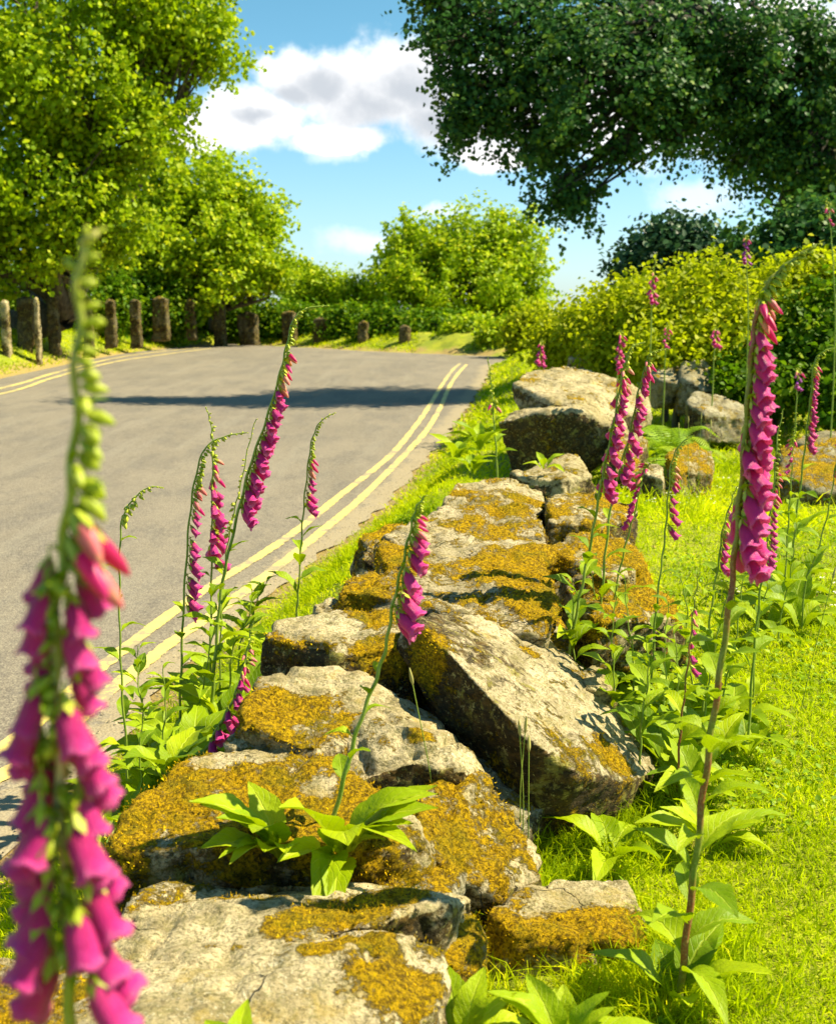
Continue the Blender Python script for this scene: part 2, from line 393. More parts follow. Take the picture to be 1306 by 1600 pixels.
# ------------------------------------------------------------------ terrain and road
def zroad(Y): return .2*ss(15, 34, Y)
def Groad(px, py):
    z = 0.0
    for _ in range(12):
        p = ray_z(px, py, z); z = float(zroad(p.y))
    return p
re_px = [(150,1200),(250,1090),(330,1010),(400,950),(460,900),(526,852),(584,806),(626,764),(656,729),(702,676),(725,645),(745,615),(760,591),(767,570)]
rp = [Groad(*q) for q in re_px]
RE = [(-3.0, rp[0].x-.75), (1.0, rp[0].x-.30)] + [(p.y, p.x) for p in rp]
le_px = [(0,590),(85,572),(150,559),(214,550),(300,541)]
lp = [Groad(*q) for q in le_px]
LE = [(-3.0, -7.6), (8.0, -7.7)] + [(p.y, p.x) for p in lp]
fe_px = [(398,539),(498,544),(560,548),(650,552),(770,557)]
fp = [Groad(*q) for q in fe_px]
FE = [(p.y, p.x) for p in fp]
ytop = max(LE[-1][0], FE[0][0])+.6
LE.append((ytop, (LE[-1][1]+FE[0][1])/2))
ylast = RE[-1][0]
# right limit: right edge, then swings right, then the far edge comes back
RL = RE + [(ylast+.35, RE[-1][1]+.7), (ylast+.7, 30.0), (FE[-1][0]-.05, 30.0)]
FE2 = sorted([(y, x) for y, x in FE]) + [(ytop, LE[-1][1]+.05)]
RL += FE2
RL = [RL[0]] + [b for a, b in zip(RL, RL[1:]) if b[0] > a[0]]
def xl(Y): return np.interp(Y, [a for a, b in LE], [b for a, b in LE])
def xr(Y): return np.interp(Y, [a for a, b in RL], [b for a, b in RL])
print('road rows', ylast, FE[-1][0], ytop, RE[3], LE)
def seg_dist(x, y, poly):
    x = np.asarray(x, dtype=float); y = np.asarray(y, dtype=float)
    best = np.full(x.shape, 1e9)
    for (ya, xa), (yb, xb) in zip(poly, poly[1:]):
        dx, dy = xb-xa, yb-ya; L = dx*dx+dy*dy+1e-12
        t = np.clip(((x-xa)*dx+(y-ya)*dy)/L, 0, 1)
        best = np.minimum(best, np.hypot(x-xa-t*dx, y-ya-t*dy))
    return best
OUTER = LE[:-1] + sorted(FE, reverse=True) + [(FE[-1][0]-.1, 30.0)]
INNER = RE + [(ylast+.5, 30.0)]
def in_road(x, y):
    return (x > xl(y)) & (x < xr(y)) & (y < ytop)
def Hn(x, y):
    x = np.asarray(x, dtype=float); y = np.asarray(y, dtype=float)
    do = seg_dist(x, y, OUTER); di = seg_dist(x, y, INNER)
    inr = in_road(x, y)
    outer = do < di
    z = np.where(y < 60, zroad(y), .2)
    ho = (.38+.28*(1-ss(30, 38, y)))*ss(.05, 1.7, do)+.07*ss(0, .25, do)
    hi = .35*ss(.0, .75, di)*(1-.55*ss(9, 14, y)*(1-ss(1.2, 3.0, x)))
    hi = hi + .30*ss(8, 13, y)*ss(1.5, 4.5, x)
    hi = hi*(1) - .0*x
    h = np.where(outer, ho, hi)
    h = np.where(inr, 0.0, h)
    bumps = .018*np.sin(x*3.1+.7*y)*np.sin(y*2.3-.5*x)+.012*np.sin(x*7.3+1)*np.sin(y*6.1)
    h = h + np.where(inr, 0, bumps*ss(.1, .6, np.minimum(do, di)))
    far = ss(60, 200, np.hypot(x, y))
    return z + h - far*3.0
def H(x, y): return float(Hn(np.array([x]), np.array([y]))[0])

def axis(lo, hi, fine_lo, fine_hi, step, grow=1.12):
    a = list(np.arange(fine_lo, fine_hi+1e-6, step))
    s = step; v = a[-1]
    while v < hi: s *= grow; v += s; a.append(v)
    s = step; v = a[0]; pre = []
    while v > lo: s *= grow; v -= s; pre.append(v)
    return np.array(pre[::-1]+a)
gx = axis(-700, 700, -3.0, 4.5, .06, 1.10)
gy = axis(-60, 900, .8, 9.0, .07, 1.035)
X, Y = np.meshgrid(gx, gy)
Z = Hn(X, Y)
inr = in_road(X, Y)
Z = np.where(inr, Z-.010-.03*ss(9, 16, Y), Z)       # the road sheet lies in this shallow bed
nx, ny = len(gx), len(gy)
idx = np.arange(nx*ny).reshape(ny, nx)
F = np.stack([idx[:-1, :-1], idx[:-1, 1:], idx[1:, 1:], idx[1:, :-1]], -1).reshape(-1, 4)
dd = np.minimum(seg_dist(X, Y, OUTER)*.7, seg_dist(X, Y, INNER)*1.6)
edge = 1-ss(0, .55, dd)
me = mesh_np('ground', np.stack([X, Y, Z], -1).reshape(-1, 3), F, M['ground'], True, {'edge': edge.ravel()})
tag(link('ground', me), kind='structure')

# road sheet, rows at constant Y
ys = np.concatenate([np.arange(-3, 9, .10), np.arange(9, ylast-.2, .25), np.arange(ylast-.2, ytop, .07), [ytop]])
nc = 40
rng = np.random.default_rng(4)
V = []; E = []
for y in ys:
    a, b = float(xl(y)), float(xr(y))
    jr = .03*math.sin(y*5.1)+.022*math.sin(y*13.7+1)+rng.uniform(-.012, .012)
    jl = .05*math.sin(y*3.1)
    b2 = b+jr if b < 25 else b
    for k in range(nc):
        u = k/(nc-1); u = u if b < 10 else u**2
        x = (a+jl)*(1-u)+b2*u
        V.append((x, y, float(zroad(y))+.004+.02*math.sin(math.pi*min(u, 1))*.5)); E.append(max(0, 1-(b2-x)/.45))
V = np.array(V); n = len(ys)
idx = np.arange(n*nc).reshape(n, nc)
F = np.stack([idx[:-1, :-1], idx[:-1, 1:], idx[1:, 1:], idx[1:, :-1]], -1).reshape(-1, 4)
tag(link('road', mesh_np('road', V, F, M['asphalt'], True, {'edge': np.array(E)})), kind='structure')

def line_strip(name, pxs, width, jitter, label, ext=None, step=.08):
    pts = [Groad(*q) for q in pxs]
    if ext: pts = [Vector(e) for e in ext] + pts
    n = int(sum((b-a).length for a, b in zip(pts, pts[1:]))/step)
    c = catmull(pts, max(n, 10)); V = []; F = []
    for i, p in enumerate(c):
        t = (c[min(i+1, len(c)-1)]-c[max(i-1, 0)]).normalized(); s = Vector((t.y, -t.x, 0))
        w0 = width/2*(1+random.uniform(-jitter, jitter))
        for k in (-1, 0, 1):
            q = p + s*w0*k
            a, b = float(xl(q.y)), float(xr(q.y)); u = min(1, max(0, (q.x-a)/(b-a)))
            V.append((q.x, q.y, float(zroad(q.y))+.004+.01*math.sin(math.pi*u)+.005))
        if i:
            b0 = (i-1)*3
            F += [(b0, b0+1, b0+4, b0+3), (b0+1, b0+2, b0+5, b0+4)]
    o = link(name, mesh_np(name, V, np.array(F), M['paint'], True))
    tag(o, label, kind='structure'); return o
random.seed(5)
outer_px = [(60,1180),(170,1085),(270,1005),(340,958),(400,913),(463,865),(511,825),(565,779),(630,714),(666,674),(688,637),(703,603),(716,584),(729,570)]
inner_px = [(0,1175),(110,1085),(210,1005),(290,945),(345,908),(404,872),(457,836),(500,802),(530,777),(611,712),(651,664),(672,633),(690,603),(706,580),(718,569)]
line_strip('yellow_line', outer_px, .068, .14, 'right yellow line of the pair beside the stone wall verge', ext=[(-1.75, 1.0, 0), (-1.45, 3.0, 0)])
line_strip('yellow_line', inner_px, .068, .14, 'left yellow line of the pair beside the stone wall verge', ext=[(-1.95, 1.0, 0), (-1.66, 3.0, 0)])
line_strip('yellow_line', [(0,617),(84,591),(180,566),(260,554),(330,545)], .10, .1, 'near yellow line of the pair by the far left verge', ext=[(-7.25, 4, 0), (-7.22, 12, 0)])
line_strip('yellow_line', [(0,608),(84,584),(180,560),(260,549),(320,543)], .10, .1, 'outer yellow line of the pair by the far left verge', ext=[(-7.5, 4, 0), (-7.45, 12, 0)])

# ------------------------------------------------------------------ rocks
def rock(name, label, cat, pts, seed, drop=.25, flare=.04, vox=.010, mat='rock', moss=.3, patches=(), clear=(), rough=1.0,
         darkb=0.0, tufts=True, group=None, smooth=1, mossup=.45, strat=1.0, cuts=7, extra=()):
    """pts: (px, py, Y) corners of the visible upper shape; the body goes 'drop' metres further down"""
    W = [P(*p) for p in pts] + [P(*p) for p in extra]
    c = sum(W, Vector())/len(W)
    bm = bmesh.new()
    for v in W:
        bm.verts.new(v)
    for v in [P(*p) for p in pts]:
        o = Vector((v.x-c.x, v.y-c.y, 0)); o = o.normalized()*flare if o.length > 1e-4 else o
        bm.verts.new(Vector((v.x, v.y, v.z-drop))+o)
    bmesh.ops.convex_hull(bm, input=bm.verts)
    for v in [v for v in bm.verts if not v.link_faces]: bm.verts.remove(v)
    # knock random flakes off the corners
    fr = random.Random(seed*7+1); ex = max((a-b).length for a in W for b in W)
    for _ in range(cuts):
        vs_ = list(bm.verts); q = fr.choice([v for v in vs_ if v.co.z > c.z-drop*.6] or vs_)
        nn = (q.co-c).normalized()+Vector((fr.uniform(-.5, .5), fr.uniform(-.5, .5), fr.uniform(-.3, .5))); nn.normalize()
        r_ = bmesh.ops.bisect_plane(bm, geom=bm.verts[:]+bm.edges[:]+bm.faces[:], plane_co=q.co-nn*ex*fr.uniform(.004, .016), plane_no=nn, clear_outer=True)
        hole = [e for e in bm.edges if e.is_boundary]
        if hole: bmesh.ops.holes_fill(bm, edges=hole)
    me = bpy.data.meshes.new('tmp'); bm.to_mesh(me); bm.free()
    ob = link('tmp', me)
    md = ob.modifiers.new('r', 'REMESH'); md.mode = 'VOXEL'; md.voxel_size = vox
    ev = ob.evaluated_get(bpy.context.evaluated_depsgraph_get())
    m2 = bpy.data.meshes.new_from_object(ev)
    bpy.data.objects.remove(ob)
    bm = bmesh.new(); bm.from_mesh(m2)
    for _ in range(smooth): bmesh.ops.smooth_vert(bm, verts=bm.verts, factor=.5, use_axis_x=True, use_axis_y=True, use_axis_z=True)
    bm.normal_update()
    rnd = random.Random(seed); off = Vector((rnd.uniform(-50, 50), rnd.uniform(-50, 50), rnd.uniform(-50, 50)))
    ax = Vector((rnd.uniform(-.5, .5), rnd.uniform(-.5, .5), 1)).normalized()
    pc = [(P(*p[:3]), p[3]) for p in patches]; cc = [(P(*p[:3]), p[3]) for p in clear]
    size = max((a-b).length for a in W for b in W)
    lf = .35/size*3
    A = np.empty(len(bm.verts)); D = np.empty(len(bm.verts)); Mv = []
    newco = []
    for i, v in enumerate(bm.verts):
        p = v.co; q = p+off; n = v.normal
        big = noise.fractal(q*lf*2.2, 1.0, 2.0, 3)
        med = noise.fractal(q*9, .9, 2.1, 4)
        lay = (p.dot(ax)*26 + noise.noise(q*4)*2.2)
        lay = abs((lay % 1.0)-.5)*2
        ridg = abs(noise.noise(q*6.5))
        fine = noise.fractal(q*38, .8, 2.1, 3)
        d = big*.030*min(1, size) + med*.013 - max(0, .10-ridg)*.13 - (1-ss1(lay, 0, .22))*.009*strat*(1-abs(n.z)*.6) + fine*.0035
        d *= rough
        mo = moss + (n.z-.5)*mossup + noise.fractal(q*5.0, 1.0, 2.0, 3)*.5 + noise.fractal(q*16, .8, 2.1, 3)*.42
        for (pp, r) in pc: mo += max(0, 1.0-(p-pp).length/r)*1.6
        for (pp, r) in cc: mo -= max(0, 1.0-(p-pp).length/r)*1.8
        mo = min(1, max(0, mo)); A[i] = mo
        D[i] = min(1, max(0, darkb + noise.fractal(q*3.2, 1, 2, 3)*.5 + (.5 if n.z < .3 else -.45)))  # steep faces get a darker value: shade put into the colour
        ms = ss1(mo, .40, .62)
        cl = noise.cell(q*45) if False else noise.noise(q*55)
        d += ms*(.001+.005*cl+.006*noise.noise(q*22))
        newco.append(p+n*d)
    for v, cco in zip(bm.verts, newco): v.co = cco
    bm.to_mesh(m2); bm.free()
    m2.polygons.foreach_set('use_smooth', np.ones(len(m2.polygons), dtype=bool))
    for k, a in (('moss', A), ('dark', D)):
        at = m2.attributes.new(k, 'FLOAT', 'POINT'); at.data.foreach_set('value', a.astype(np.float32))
    m2.materials.clear(); m2.materials.append(M[mat]); m2.name = name
    loc = Vector((c.x, c.y, c.z-drop))
    o = link(name, m2); m2.transform(Matrix.Translation(-loc)); o.location = loc
    tag(o, label, cat, group)
    if tufts:
        nv = len(m2.vertices); co = np.empty(nv*3, dtype=np.float32); m2.vertices.foreach_get('co', co); co = co.reshape(-1, 3)
        no = np.empty(nv*3, dtype=np.float32); m2.vertices.foreach_get('normal', no); no = no.reshape(-1, 3)
        vis = (A > .52) & (no[:, 2] > -.4)
        ii = np.nonzero(vis)[0]
        if len(ii) > 200:
            g = np.random.default_rng(seed)
            k = min(int(len(ii)*1.6), 26000)
            pick = g.choice(ii, k)
            base = co[pick]+g.normal(0, vox*.4, (k, 3)); nn = no[pick]
            L = g.uniform(.003, .0075, k)*(vox/.010)**.7
            V, F, vv = blades(base, nn*.8+g.normal(0, .45, (k, 3)), L, L*.22, g, up=.3)
            tn = np.array([noise.noise(Vector(b_)*26+off)*.75+noise.noise(Vector(b_)*9+off)*.5 for b_ in base])
            vv = np.clip(np.repeat(tn+.42, 3)+(vv-.5)*.5, 0, 1)
            t = link('moss', mesh_np('moss', V, F, M['moss'], False, {'v': vv}), o); t['kind'] = 'stuff'
    return o
def ss1(x, a, b):
    t = min(1, max(0, (x-a)/(b-a))); return t*t*(3-2*t)
def blades(base, dirs, L, W, g, up=.5, segs=1):
    """triangular (segs=1) or bent (segs=2) blades"""
    k = len(base)
    d = dirs/np.maximum(np.linalg.norm(dirs, axis=1, keepdims=True), 1e-6)
    d[:, 2] += up; d /= np.linalg.norm(d, axis=1, keepdims=True)
    a = g.normal(0, 1, (k, 3)); s = np.cross(d, a); s /= np.maximum(np.linalg.norm(s, axis=1, keepdims=True), 1e-6)
    L = np.asarray(L)[:, None]; W = np.asarray(W)[:, None]
    v = np.clip(g.normal(.5, .22, k), 0, 1)
    if segs == 1:
        V = np.stack([base-s*W, base+s*W, base+d*L], 1).reshape(-1, 3)
        F = np.arange(3*k).reshape(k, 3)
        return V, F, np.repeat(v, 3)
    bend = g.normal(0, .35, (k, 3)); bend[:, 2] = -np.abs(bend[:, 2])*.8
    m = base+d*L*.55; tp = base+d*L*.92+bend*L*.55
    V = np.stack([base-s*W, base+s*W, m+s*W*.75, m-s*W*.75, tp], 1).reshape(-1, 3)
    b = (np.arange(k)*5)[:, None]
    return V, [b+np.array([[0, 1, 2, 3]]), b+np.array([[3, 2, 4]])], np.repeat(v, 5)

WALL = 'stones of the tumbled dry wall'
# front slabs
rock('wall_stone', 'pale slab with gold moss streaks in front of the dark crack at the bottom edge', 'stone',
     [(-120,1540,1.55),(150,1525,1.50),(440,1492,1.52),(640,1440,1.60),(700,1416,1.67),(730,1490,1.62),(690,1560,1.46),(580,1680,1.28),(420,1740,1.18),(-60,1760,1.12)], 3,
     drop=.30, cuts=2, moss=-.05, patches=[(690,1480,1.6,.08),(620,1560,1.45,.10),(500,1480,1.52,.04),(580,1462,1.56,.05),(120,1560,1.45,.04)], clear=[(330,1560,1.4,.16),(250,1500,1.5,.08)], group=WALL, vox=.009, rough=.8)
rock('wall_stone', 'broad pale slab with a long ochre moss patch just behind the foreground crack', 'stone',
     [(130,1420,1.74),(150,1505,1.535),(440,1478,1.56),(620,1430,1.64),(700,1408,1.70),(745,1405,1.80),(690,1380,1.90),(430,1368,1.90),(250,1375,1.90)], 4,
     drop=.28, cuts=3, flare=-.03, moss=0.0, patches=[(540,1425,1.68,.10),(450,1450,1.62,.06),(180,1455,1.65,.06),(640,1405,1.74,.06)], clear=[(290,1440,1.66,.12),(450,1378,1.86,.09),(620,1378,1.88,.06)], group=WALL, vox=.009, rough=.8)
rock('wall_stone', 'small moss-covered stone wedged at the right end of the cracked foreground slabs', 'stone',
     [(668,1392,1.86),(735,1384,1.92),(752,1420,1.84),(748,1500,1.72),(700,1530,1.62),(668,1480,1.68)], 5, drop=.28, moss=.75, group=WALL, vox=.008, rough=.8)
rock('wall_stone', 'rounded stone with bare white top and mossy front beside the tall right-hand foxglove foot', 'stone',
     [(750,1420,1.96),(850,1365,2.12),(990,1372,2.12),(1006,1420,2.02),(1000,1470,1.92),(800,1452,1.90)], 6, drop=.20, moss=.22, flare=.02,
     patches=[(760,1450,1.9,.09),(870,1450,1.9,.10),(950,1440,1.95,.10)], clear=[(920,1385,2.08,.12)], group=WALL, rough=.7, smooth=4)
rock('wall_stone', 'half-hidden mossy stone in the bottom left corner behind the blurred foxglove', 'stone',
     [(-140,1470,1.62),(20,1480,1.60),(150,1500,1.58),(165,1560,1.42),(100,1700,1.22),(-160,1700,1.25)], 16,
     drop=.25, moss=.30, group=WALL, cuts=3)
# left mossy stone
rock('wall_stone', 'low stone covered in golden moss behind the cracked foreground slabs at left', 'stone',
     [(165,1325,1.95),(320,1322,1.90),(450,1325,1.90),(600,1325,1.92),(655,1300,1.98),(640,1262,2.05),(520,1180,2.20),(330,1165,2.28),(270,1200,2.20),(200,1262,2.05)], 7, cuts=3,
     drop=.14, moss=.78, clear=[(400,1165,2.25,.09),(500,1250,2.1,.06),(640,1268,2.03,.07),(330,1190,2.2,.05),(580,1290,2.0,.05)], group=WALL, rough=.9)
rock('wall_stone', 'grey stone with pale flat top and moss in its lap behind the golden stone', 'stone',
     [(365,1150,2.22),(400,1055,2.50),(520,1036,2.60),(560,1068,2.50),(632,1075,2.48),(600,1110,2.38),(500,1165,2.22),(420,1172,2.20)], 8,
     drop=.26, moss=.42, clear=[(500,1050,2.52,.12),(600,1090,2.42,.08)], patches=[(420,1110,2.35,.09),(560,1120,2.34,.05)], group=WALL)
rock('wall_stone', 'flat lichened stone between the golden mossy stone and the ridged stone', 'stone',
     [(310,1180,2.24),(370,1150,2.32),(480,1160,2.34),(520,1185,2.24),(480,1200,2.20),(360,1190,2.20)], 88, drop=.10, moss=.10, group=WALL, vox=.008)
rock('wall_stone', 'ridged stone with pale crest and dark overhanging face behind the single leaning foxglove', 'stone',
     [(492,1165,2.22),(560,1105,2.45),(625,1086,2.50),(690,1122,2.46),(770,1226,2.38),(845,1335,2.34),(742,1215,2.22),(690,1168,2.20),(640,1138,2.21),(570,1132,2.22),(520,1185,2.18)], 9,
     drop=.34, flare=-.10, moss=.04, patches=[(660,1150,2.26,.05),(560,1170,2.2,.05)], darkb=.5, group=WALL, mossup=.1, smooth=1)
rock('wall_stone', 'bulging moss-shaggy stone sloping into the grass below the dark overhanging face', 'stone',
     [(640,1222,2.20),(700,1205,2.24),(755,1205,2.26),(800,1262,2.22),(850,1342,2.20),(838,1370,2.10),(770,1392,2.02),(700,1370,1.98),(655,1300,2.04)], 99,
     drop=.22, flare=.02, moss=.62, clear=[(842,1335,2.18,.04)], group=WALL)
# big tilted slab
rock('wall_stone', 'big slanting slab, its pale streaked face falling right into the grass, edge dark', 'stone',
     [(640,952,2.66),(700,1016,2.42),(820,1150,2.30),(900,1208,2.32),(985,1222,2.46),(1036,1200,2.66),(905,1040,3.05),(840,985,3.18),(740,955,2.95)], 10,
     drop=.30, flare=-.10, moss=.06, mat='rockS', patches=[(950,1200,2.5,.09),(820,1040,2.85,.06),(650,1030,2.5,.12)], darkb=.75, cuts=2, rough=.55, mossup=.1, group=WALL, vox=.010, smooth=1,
     extra=[(610,1010,2.62),(655,1090,2.50),(800,1235,2.42),(890,1235,2.42)])
rock('wall_stone', 'flat stone with pale top and dark mossy edge left of the big slanting slab', 'stone',
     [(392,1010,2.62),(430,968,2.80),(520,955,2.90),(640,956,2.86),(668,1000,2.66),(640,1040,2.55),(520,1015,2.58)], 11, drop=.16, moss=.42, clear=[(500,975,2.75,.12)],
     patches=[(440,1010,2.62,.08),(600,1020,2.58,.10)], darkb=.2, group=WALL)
rock('wall_stone', 'small pale stone lying on the flat stone at the road side of the wall', 'stone',
     [(490,952,3.0),(510,932,3.1),(545,945,3.08),(560,965,3.0),(520,972,2.94)], 12, drop=.06, moss=.08, vox=.007, group=WALL, tufts=False)
# ledges farther back
led = [
 ('long bleached ledge stone with dark mossy left end above the big slanting slab', [(520,918,3.02),(560,890,3.20),(700,880,3.28),(850,905,3.22),(885,960,3.0),(880,1000,2.92),(760,965,2.98),(620,945,3.0)], .18, .34, [(560,925,3.02,.07),(850,950,3.06,.14),(780,905,3.2,.08)]),
 ('weathered ledge stone with a gold moss cushion on its right shoulder midway along the wall', [(560,870,3.40),(590,850,3.50),(720,848,3.60),(860,870,3.50),(882,920,3.26),(760,905,3.26),(640,885,3.32)], .14, .36, [(840,890,3.4,.14),(760,885,3.4,.07),(600,870,3.4,.07)]),
 ('layered ledge stone with thin moss seams midway along the wall', [(600,835,3.70),(640,812,3.85),(760,815,3.90),(855,845,3.75),(868,880,3.50),(740,868,3.55),(620,856,3.62)], .14, .25, [(800,830,3.8,.08),(840,862,3.6,.10)]),
 ('pale ledge stone with a drooping moss fringe near the far end of the wall', [(640,812,3.95),(700,785,4.20),(830,790,4.22),(850,838,3.92),(740,832,3.90)], .14, .22, [(790,800,4.15,.10),(740,812,4.05,.05)]),
 ('squarish whitish stone topping the far end of the wall', [(690,790,4.40),(712,752,4.75),(800,745,4.90),(845,765,4.75),(852,800,4.40),(770,790,4.32)], .18, .18, [(715,770,4.6,.07),(830,780,4.5,.08)]),
 ('dark overgrown stone at the road edge of the wall beside the yellow lines', [(562,832,3.75),(600,815,3.90),(650,825,3.85),(640,852,3.65),(570,852,3.62)], .12, .55, [(600,820,3.8,.10)]),
 ('stone with a mossy cleft right of the whitish topping stone', [(852,772,4.55),(905,762,4.75),(985,772,4.70),(1000,800,4.40),(940,822,4.20),(858,815,4.20)], .26, .35, [(862,800,4.3,.07),(960,790,4.5,.09)]),
 ('bleached stone low on the lawn side of the wall behind the twin foxgloves', [(850,850,3.80),(910,832,4.0),(985,848,4.0),(1015,880,3.8),(960,905,3.5),(870,900,3.45)], .24, .36, [(980,870,3.8,.16),(870,870,3.7,.07)]),
 ('moss-capped stone low on the lawn side of the wall among foxglove stems', [(880,950,3.20),(930,925,3.35),(1010,905,3.5),(1050,930,3.45),(1062,965,3.3),(960,985,3.05)], .16, .62, [(1040,930,3.4,.14)]),
 ('little white stone in the leaves right of the slanting slab', [(905,1045,2.95),(930,1032,3.05),(962,1050,3.0),(955,1085,2.85),(915,1080,2.82)], .10, .15, []),
]
for i, (lab, pts, dr, mo, pa) in enumerate(led):
    rock('wall_stone', lab, 'stone', pts, 20+i, drop=dr, moss=mo, patches=pa, mat='rockS' if i in (0, 1, 2, 3) else 'rock', group=WALL, vox=.011, strat=1.4, mossup=.3)
# earthen core so that no gap shows between the stones
rock('wall_core', 'dark rubble and soil filling the middle of the wall under its stones', 'rubble',
     [(150,1480,1.75),(640,1480,1.75),(330,1240,2.3),(840,1290,2.35),(420,1060,2.75),(960,1140,2.9),(560,910,3.5),(900,930,3.6),(680,825,4.5),(930,815,4.6)], 60, drop=.3, flare=.0, moss=.4, vox=.02, mat='rockG', tufts=False)
# boulders
BO = 'boulders beyond the wall'
rock('boulder', 'pale lichened boulder lying on top of the dark boulder beyond the wall', 'boulder',
     [(800,600,8.3),(818,578,8.7),(880,568,9.0),(960,570,9.2),(1012,590,9.0),(1018,640,8.5),(985,650,8.2),(900,632,7.95),(808,632,8.0)], 40, drop=.12, flare=0, moss=.12, vox=.016, group=BO, mossup=.1, strat=.3)
rock('boulder', 'big dark shadowed boulder with a pale ledge supporting the lichened boulder', 'boulder',
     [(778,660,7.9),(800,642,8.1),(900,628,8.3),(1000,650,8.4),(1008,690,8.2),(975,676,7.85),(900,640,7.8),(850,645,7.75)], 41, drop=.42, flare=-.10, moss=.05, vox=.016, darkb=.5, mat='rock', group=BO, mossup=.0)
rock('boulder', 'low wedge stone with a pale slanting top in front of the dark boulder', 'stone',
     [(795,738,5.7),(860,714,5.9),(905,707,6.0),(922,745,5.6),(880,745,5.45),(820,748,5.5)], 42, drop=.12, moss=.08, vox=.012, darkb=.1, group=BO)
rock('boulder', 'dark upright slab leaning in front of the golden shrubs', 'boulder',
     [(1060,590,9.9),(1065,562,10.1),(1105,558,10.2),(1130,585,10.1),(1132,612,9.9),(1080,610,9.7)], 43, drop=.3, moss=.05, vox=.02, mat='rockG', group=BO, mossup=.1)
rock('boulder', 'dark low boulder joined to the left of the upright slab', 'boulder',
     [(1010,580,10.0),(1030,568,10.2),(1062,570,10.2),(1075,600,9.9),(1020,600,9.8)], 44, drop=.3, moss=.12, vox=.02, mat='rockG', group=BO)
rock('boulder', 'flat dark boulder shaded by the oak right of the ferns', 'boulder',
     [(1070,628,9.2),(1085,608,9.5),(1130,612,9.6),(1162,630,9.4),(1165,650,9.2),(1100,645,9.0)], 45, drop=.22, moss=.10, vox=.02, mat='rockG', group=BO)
rock('boulder', 'blocky stone draped in bright turf and moss beside the ferns', 'boulder',
     [(1035,710,7.2),(1055,695,7.4),(1095,690,7.5),(1112,705,7.4),(1112,740,7.1),(1050,735,6.9)], 46, drop=.34, moss=.5, vox=.014, group=BO, flare=0)
rock('boulder', 'small pale stone in the turf left of the moss-draped block', 'stone',
     [(1003,738,6.9),(1012,722,7.1),(1030,724,7.1),(1038,748,6.8),(1012,756,6.7)], 47, drop=.16, moss=.12, vox=.012, group=BO, tufts=False)
rock('boulder', 'brownish mossy boulder at the right edge of the lawn', 'boulder',
     [(1208,740,7.0),(1218,700,7.3),(1250,685,7.5),(1320,688,7.5),(1380,710,7.3),(1370,770,6.8),(1260,775,6.7)], 48, drop=.3, moss=.48, vox=.016, group=BO, mat='rockG')
rock('boulder', 'grey boulder top peeping over the brownish mossy boulder', 'boulder',
     [(1240,690,8.2),(1262,672,8.4),(1330,668,8.5),(1380,700,8.2),(1300,710,8.0)], 49, drop=.4, moss=.12, vox=.018, group=BO, mat='rockG', tufts=False)
rock('boulder', 'shadowed stone at the foot of the big boulders on the lawn side', 'stone',
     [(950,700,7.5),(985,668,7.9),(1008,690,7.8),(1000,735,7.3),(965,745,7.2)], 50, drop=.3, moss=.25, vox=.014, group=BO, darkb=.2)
rock('boulder', 'low dark stone behind the lichened boulder under the golden shrubs', 'stone',
     [(885,556,11.8),(905,546,12.0),(955,546,12.0),(972,560,11.8),(920,562,11.5)], 51, drop=.3, moss=.1, vox=.02, mat='rockG', group=BO, tufts=False)

# standing granite posts along the far verge:  (px, top, base, Y, width px)
posts = [(7,456,540,26.0,16,'nearest rough granite post, cut by the left edge of the picture'),
 (40,452,538,27.5,34,'broad dark standing stone between the two sunlit-edged posts at far left'),
 (57,452,541,26.6,10,'slim granite post with a sunlit edge left of the blurred foxglove'),
 (82,447,533,28.5,22,'round-topped granite post just left of the blurred foxglove tip'),
 (136,452,530,29.0,18,'granite post seen right beside the blurred foxglove stem'),
 (172,456,517,31.5,20,'dark granite post, first one clear to the right of the blurred foxglove'),
 (211,456,518,33.0,20,'reddish granite post, second one right of the blurred foxglove'),
 (250,452,508,35.0,30,'wide granite post, third one right of the blurred foxglove'),
 (297,455,508,37.0,20,'greenish granite post under the maple, fourth right of the blurred foxglove'),
 (343,461,528,38.5,22,'dark granite post under the middle of the maple'),
 (386,476,526,39.5,38,'widest, darkest granite post under the right side of the maple'),
 (451,474,536,39.0,28,'round-topped dark post left of the leaning foxglove tip'),
 (502,484,536,38.0,30,'squat round-topped dark post right of the leaning foxglove tip'),
 (567,490,536,36.0,20,'small grey post in the hedge shade beyond the middle of the road'),
 (632,496,538,34.5,22,'last small dark post at the right end of the row')]
for i, (px, t, b, Yd, wpx, lab) in enumerate(posts):
    hw = wpx/2*.95; t += 11
    rock('granite_post', lab, 'stone post', [(px-hw*.9,t+5,Yd),(px+hw*.6,t+2,Yd),(px-hw*.1,t-1,Yd+.12),(px+hw,t+5,Yd+.3),(px-hw*.5,t+3,Yd+.35)], 70+i,
         drop=(b-t)*mpp(Yd)+.35, flare=.04, vox=.035, mat='rockP' if i not in (0, 2) else 'rock', moss=.12, rough=1.6, tufts=False, group='granite posts along the far verge', smooth=1, cuts=1)
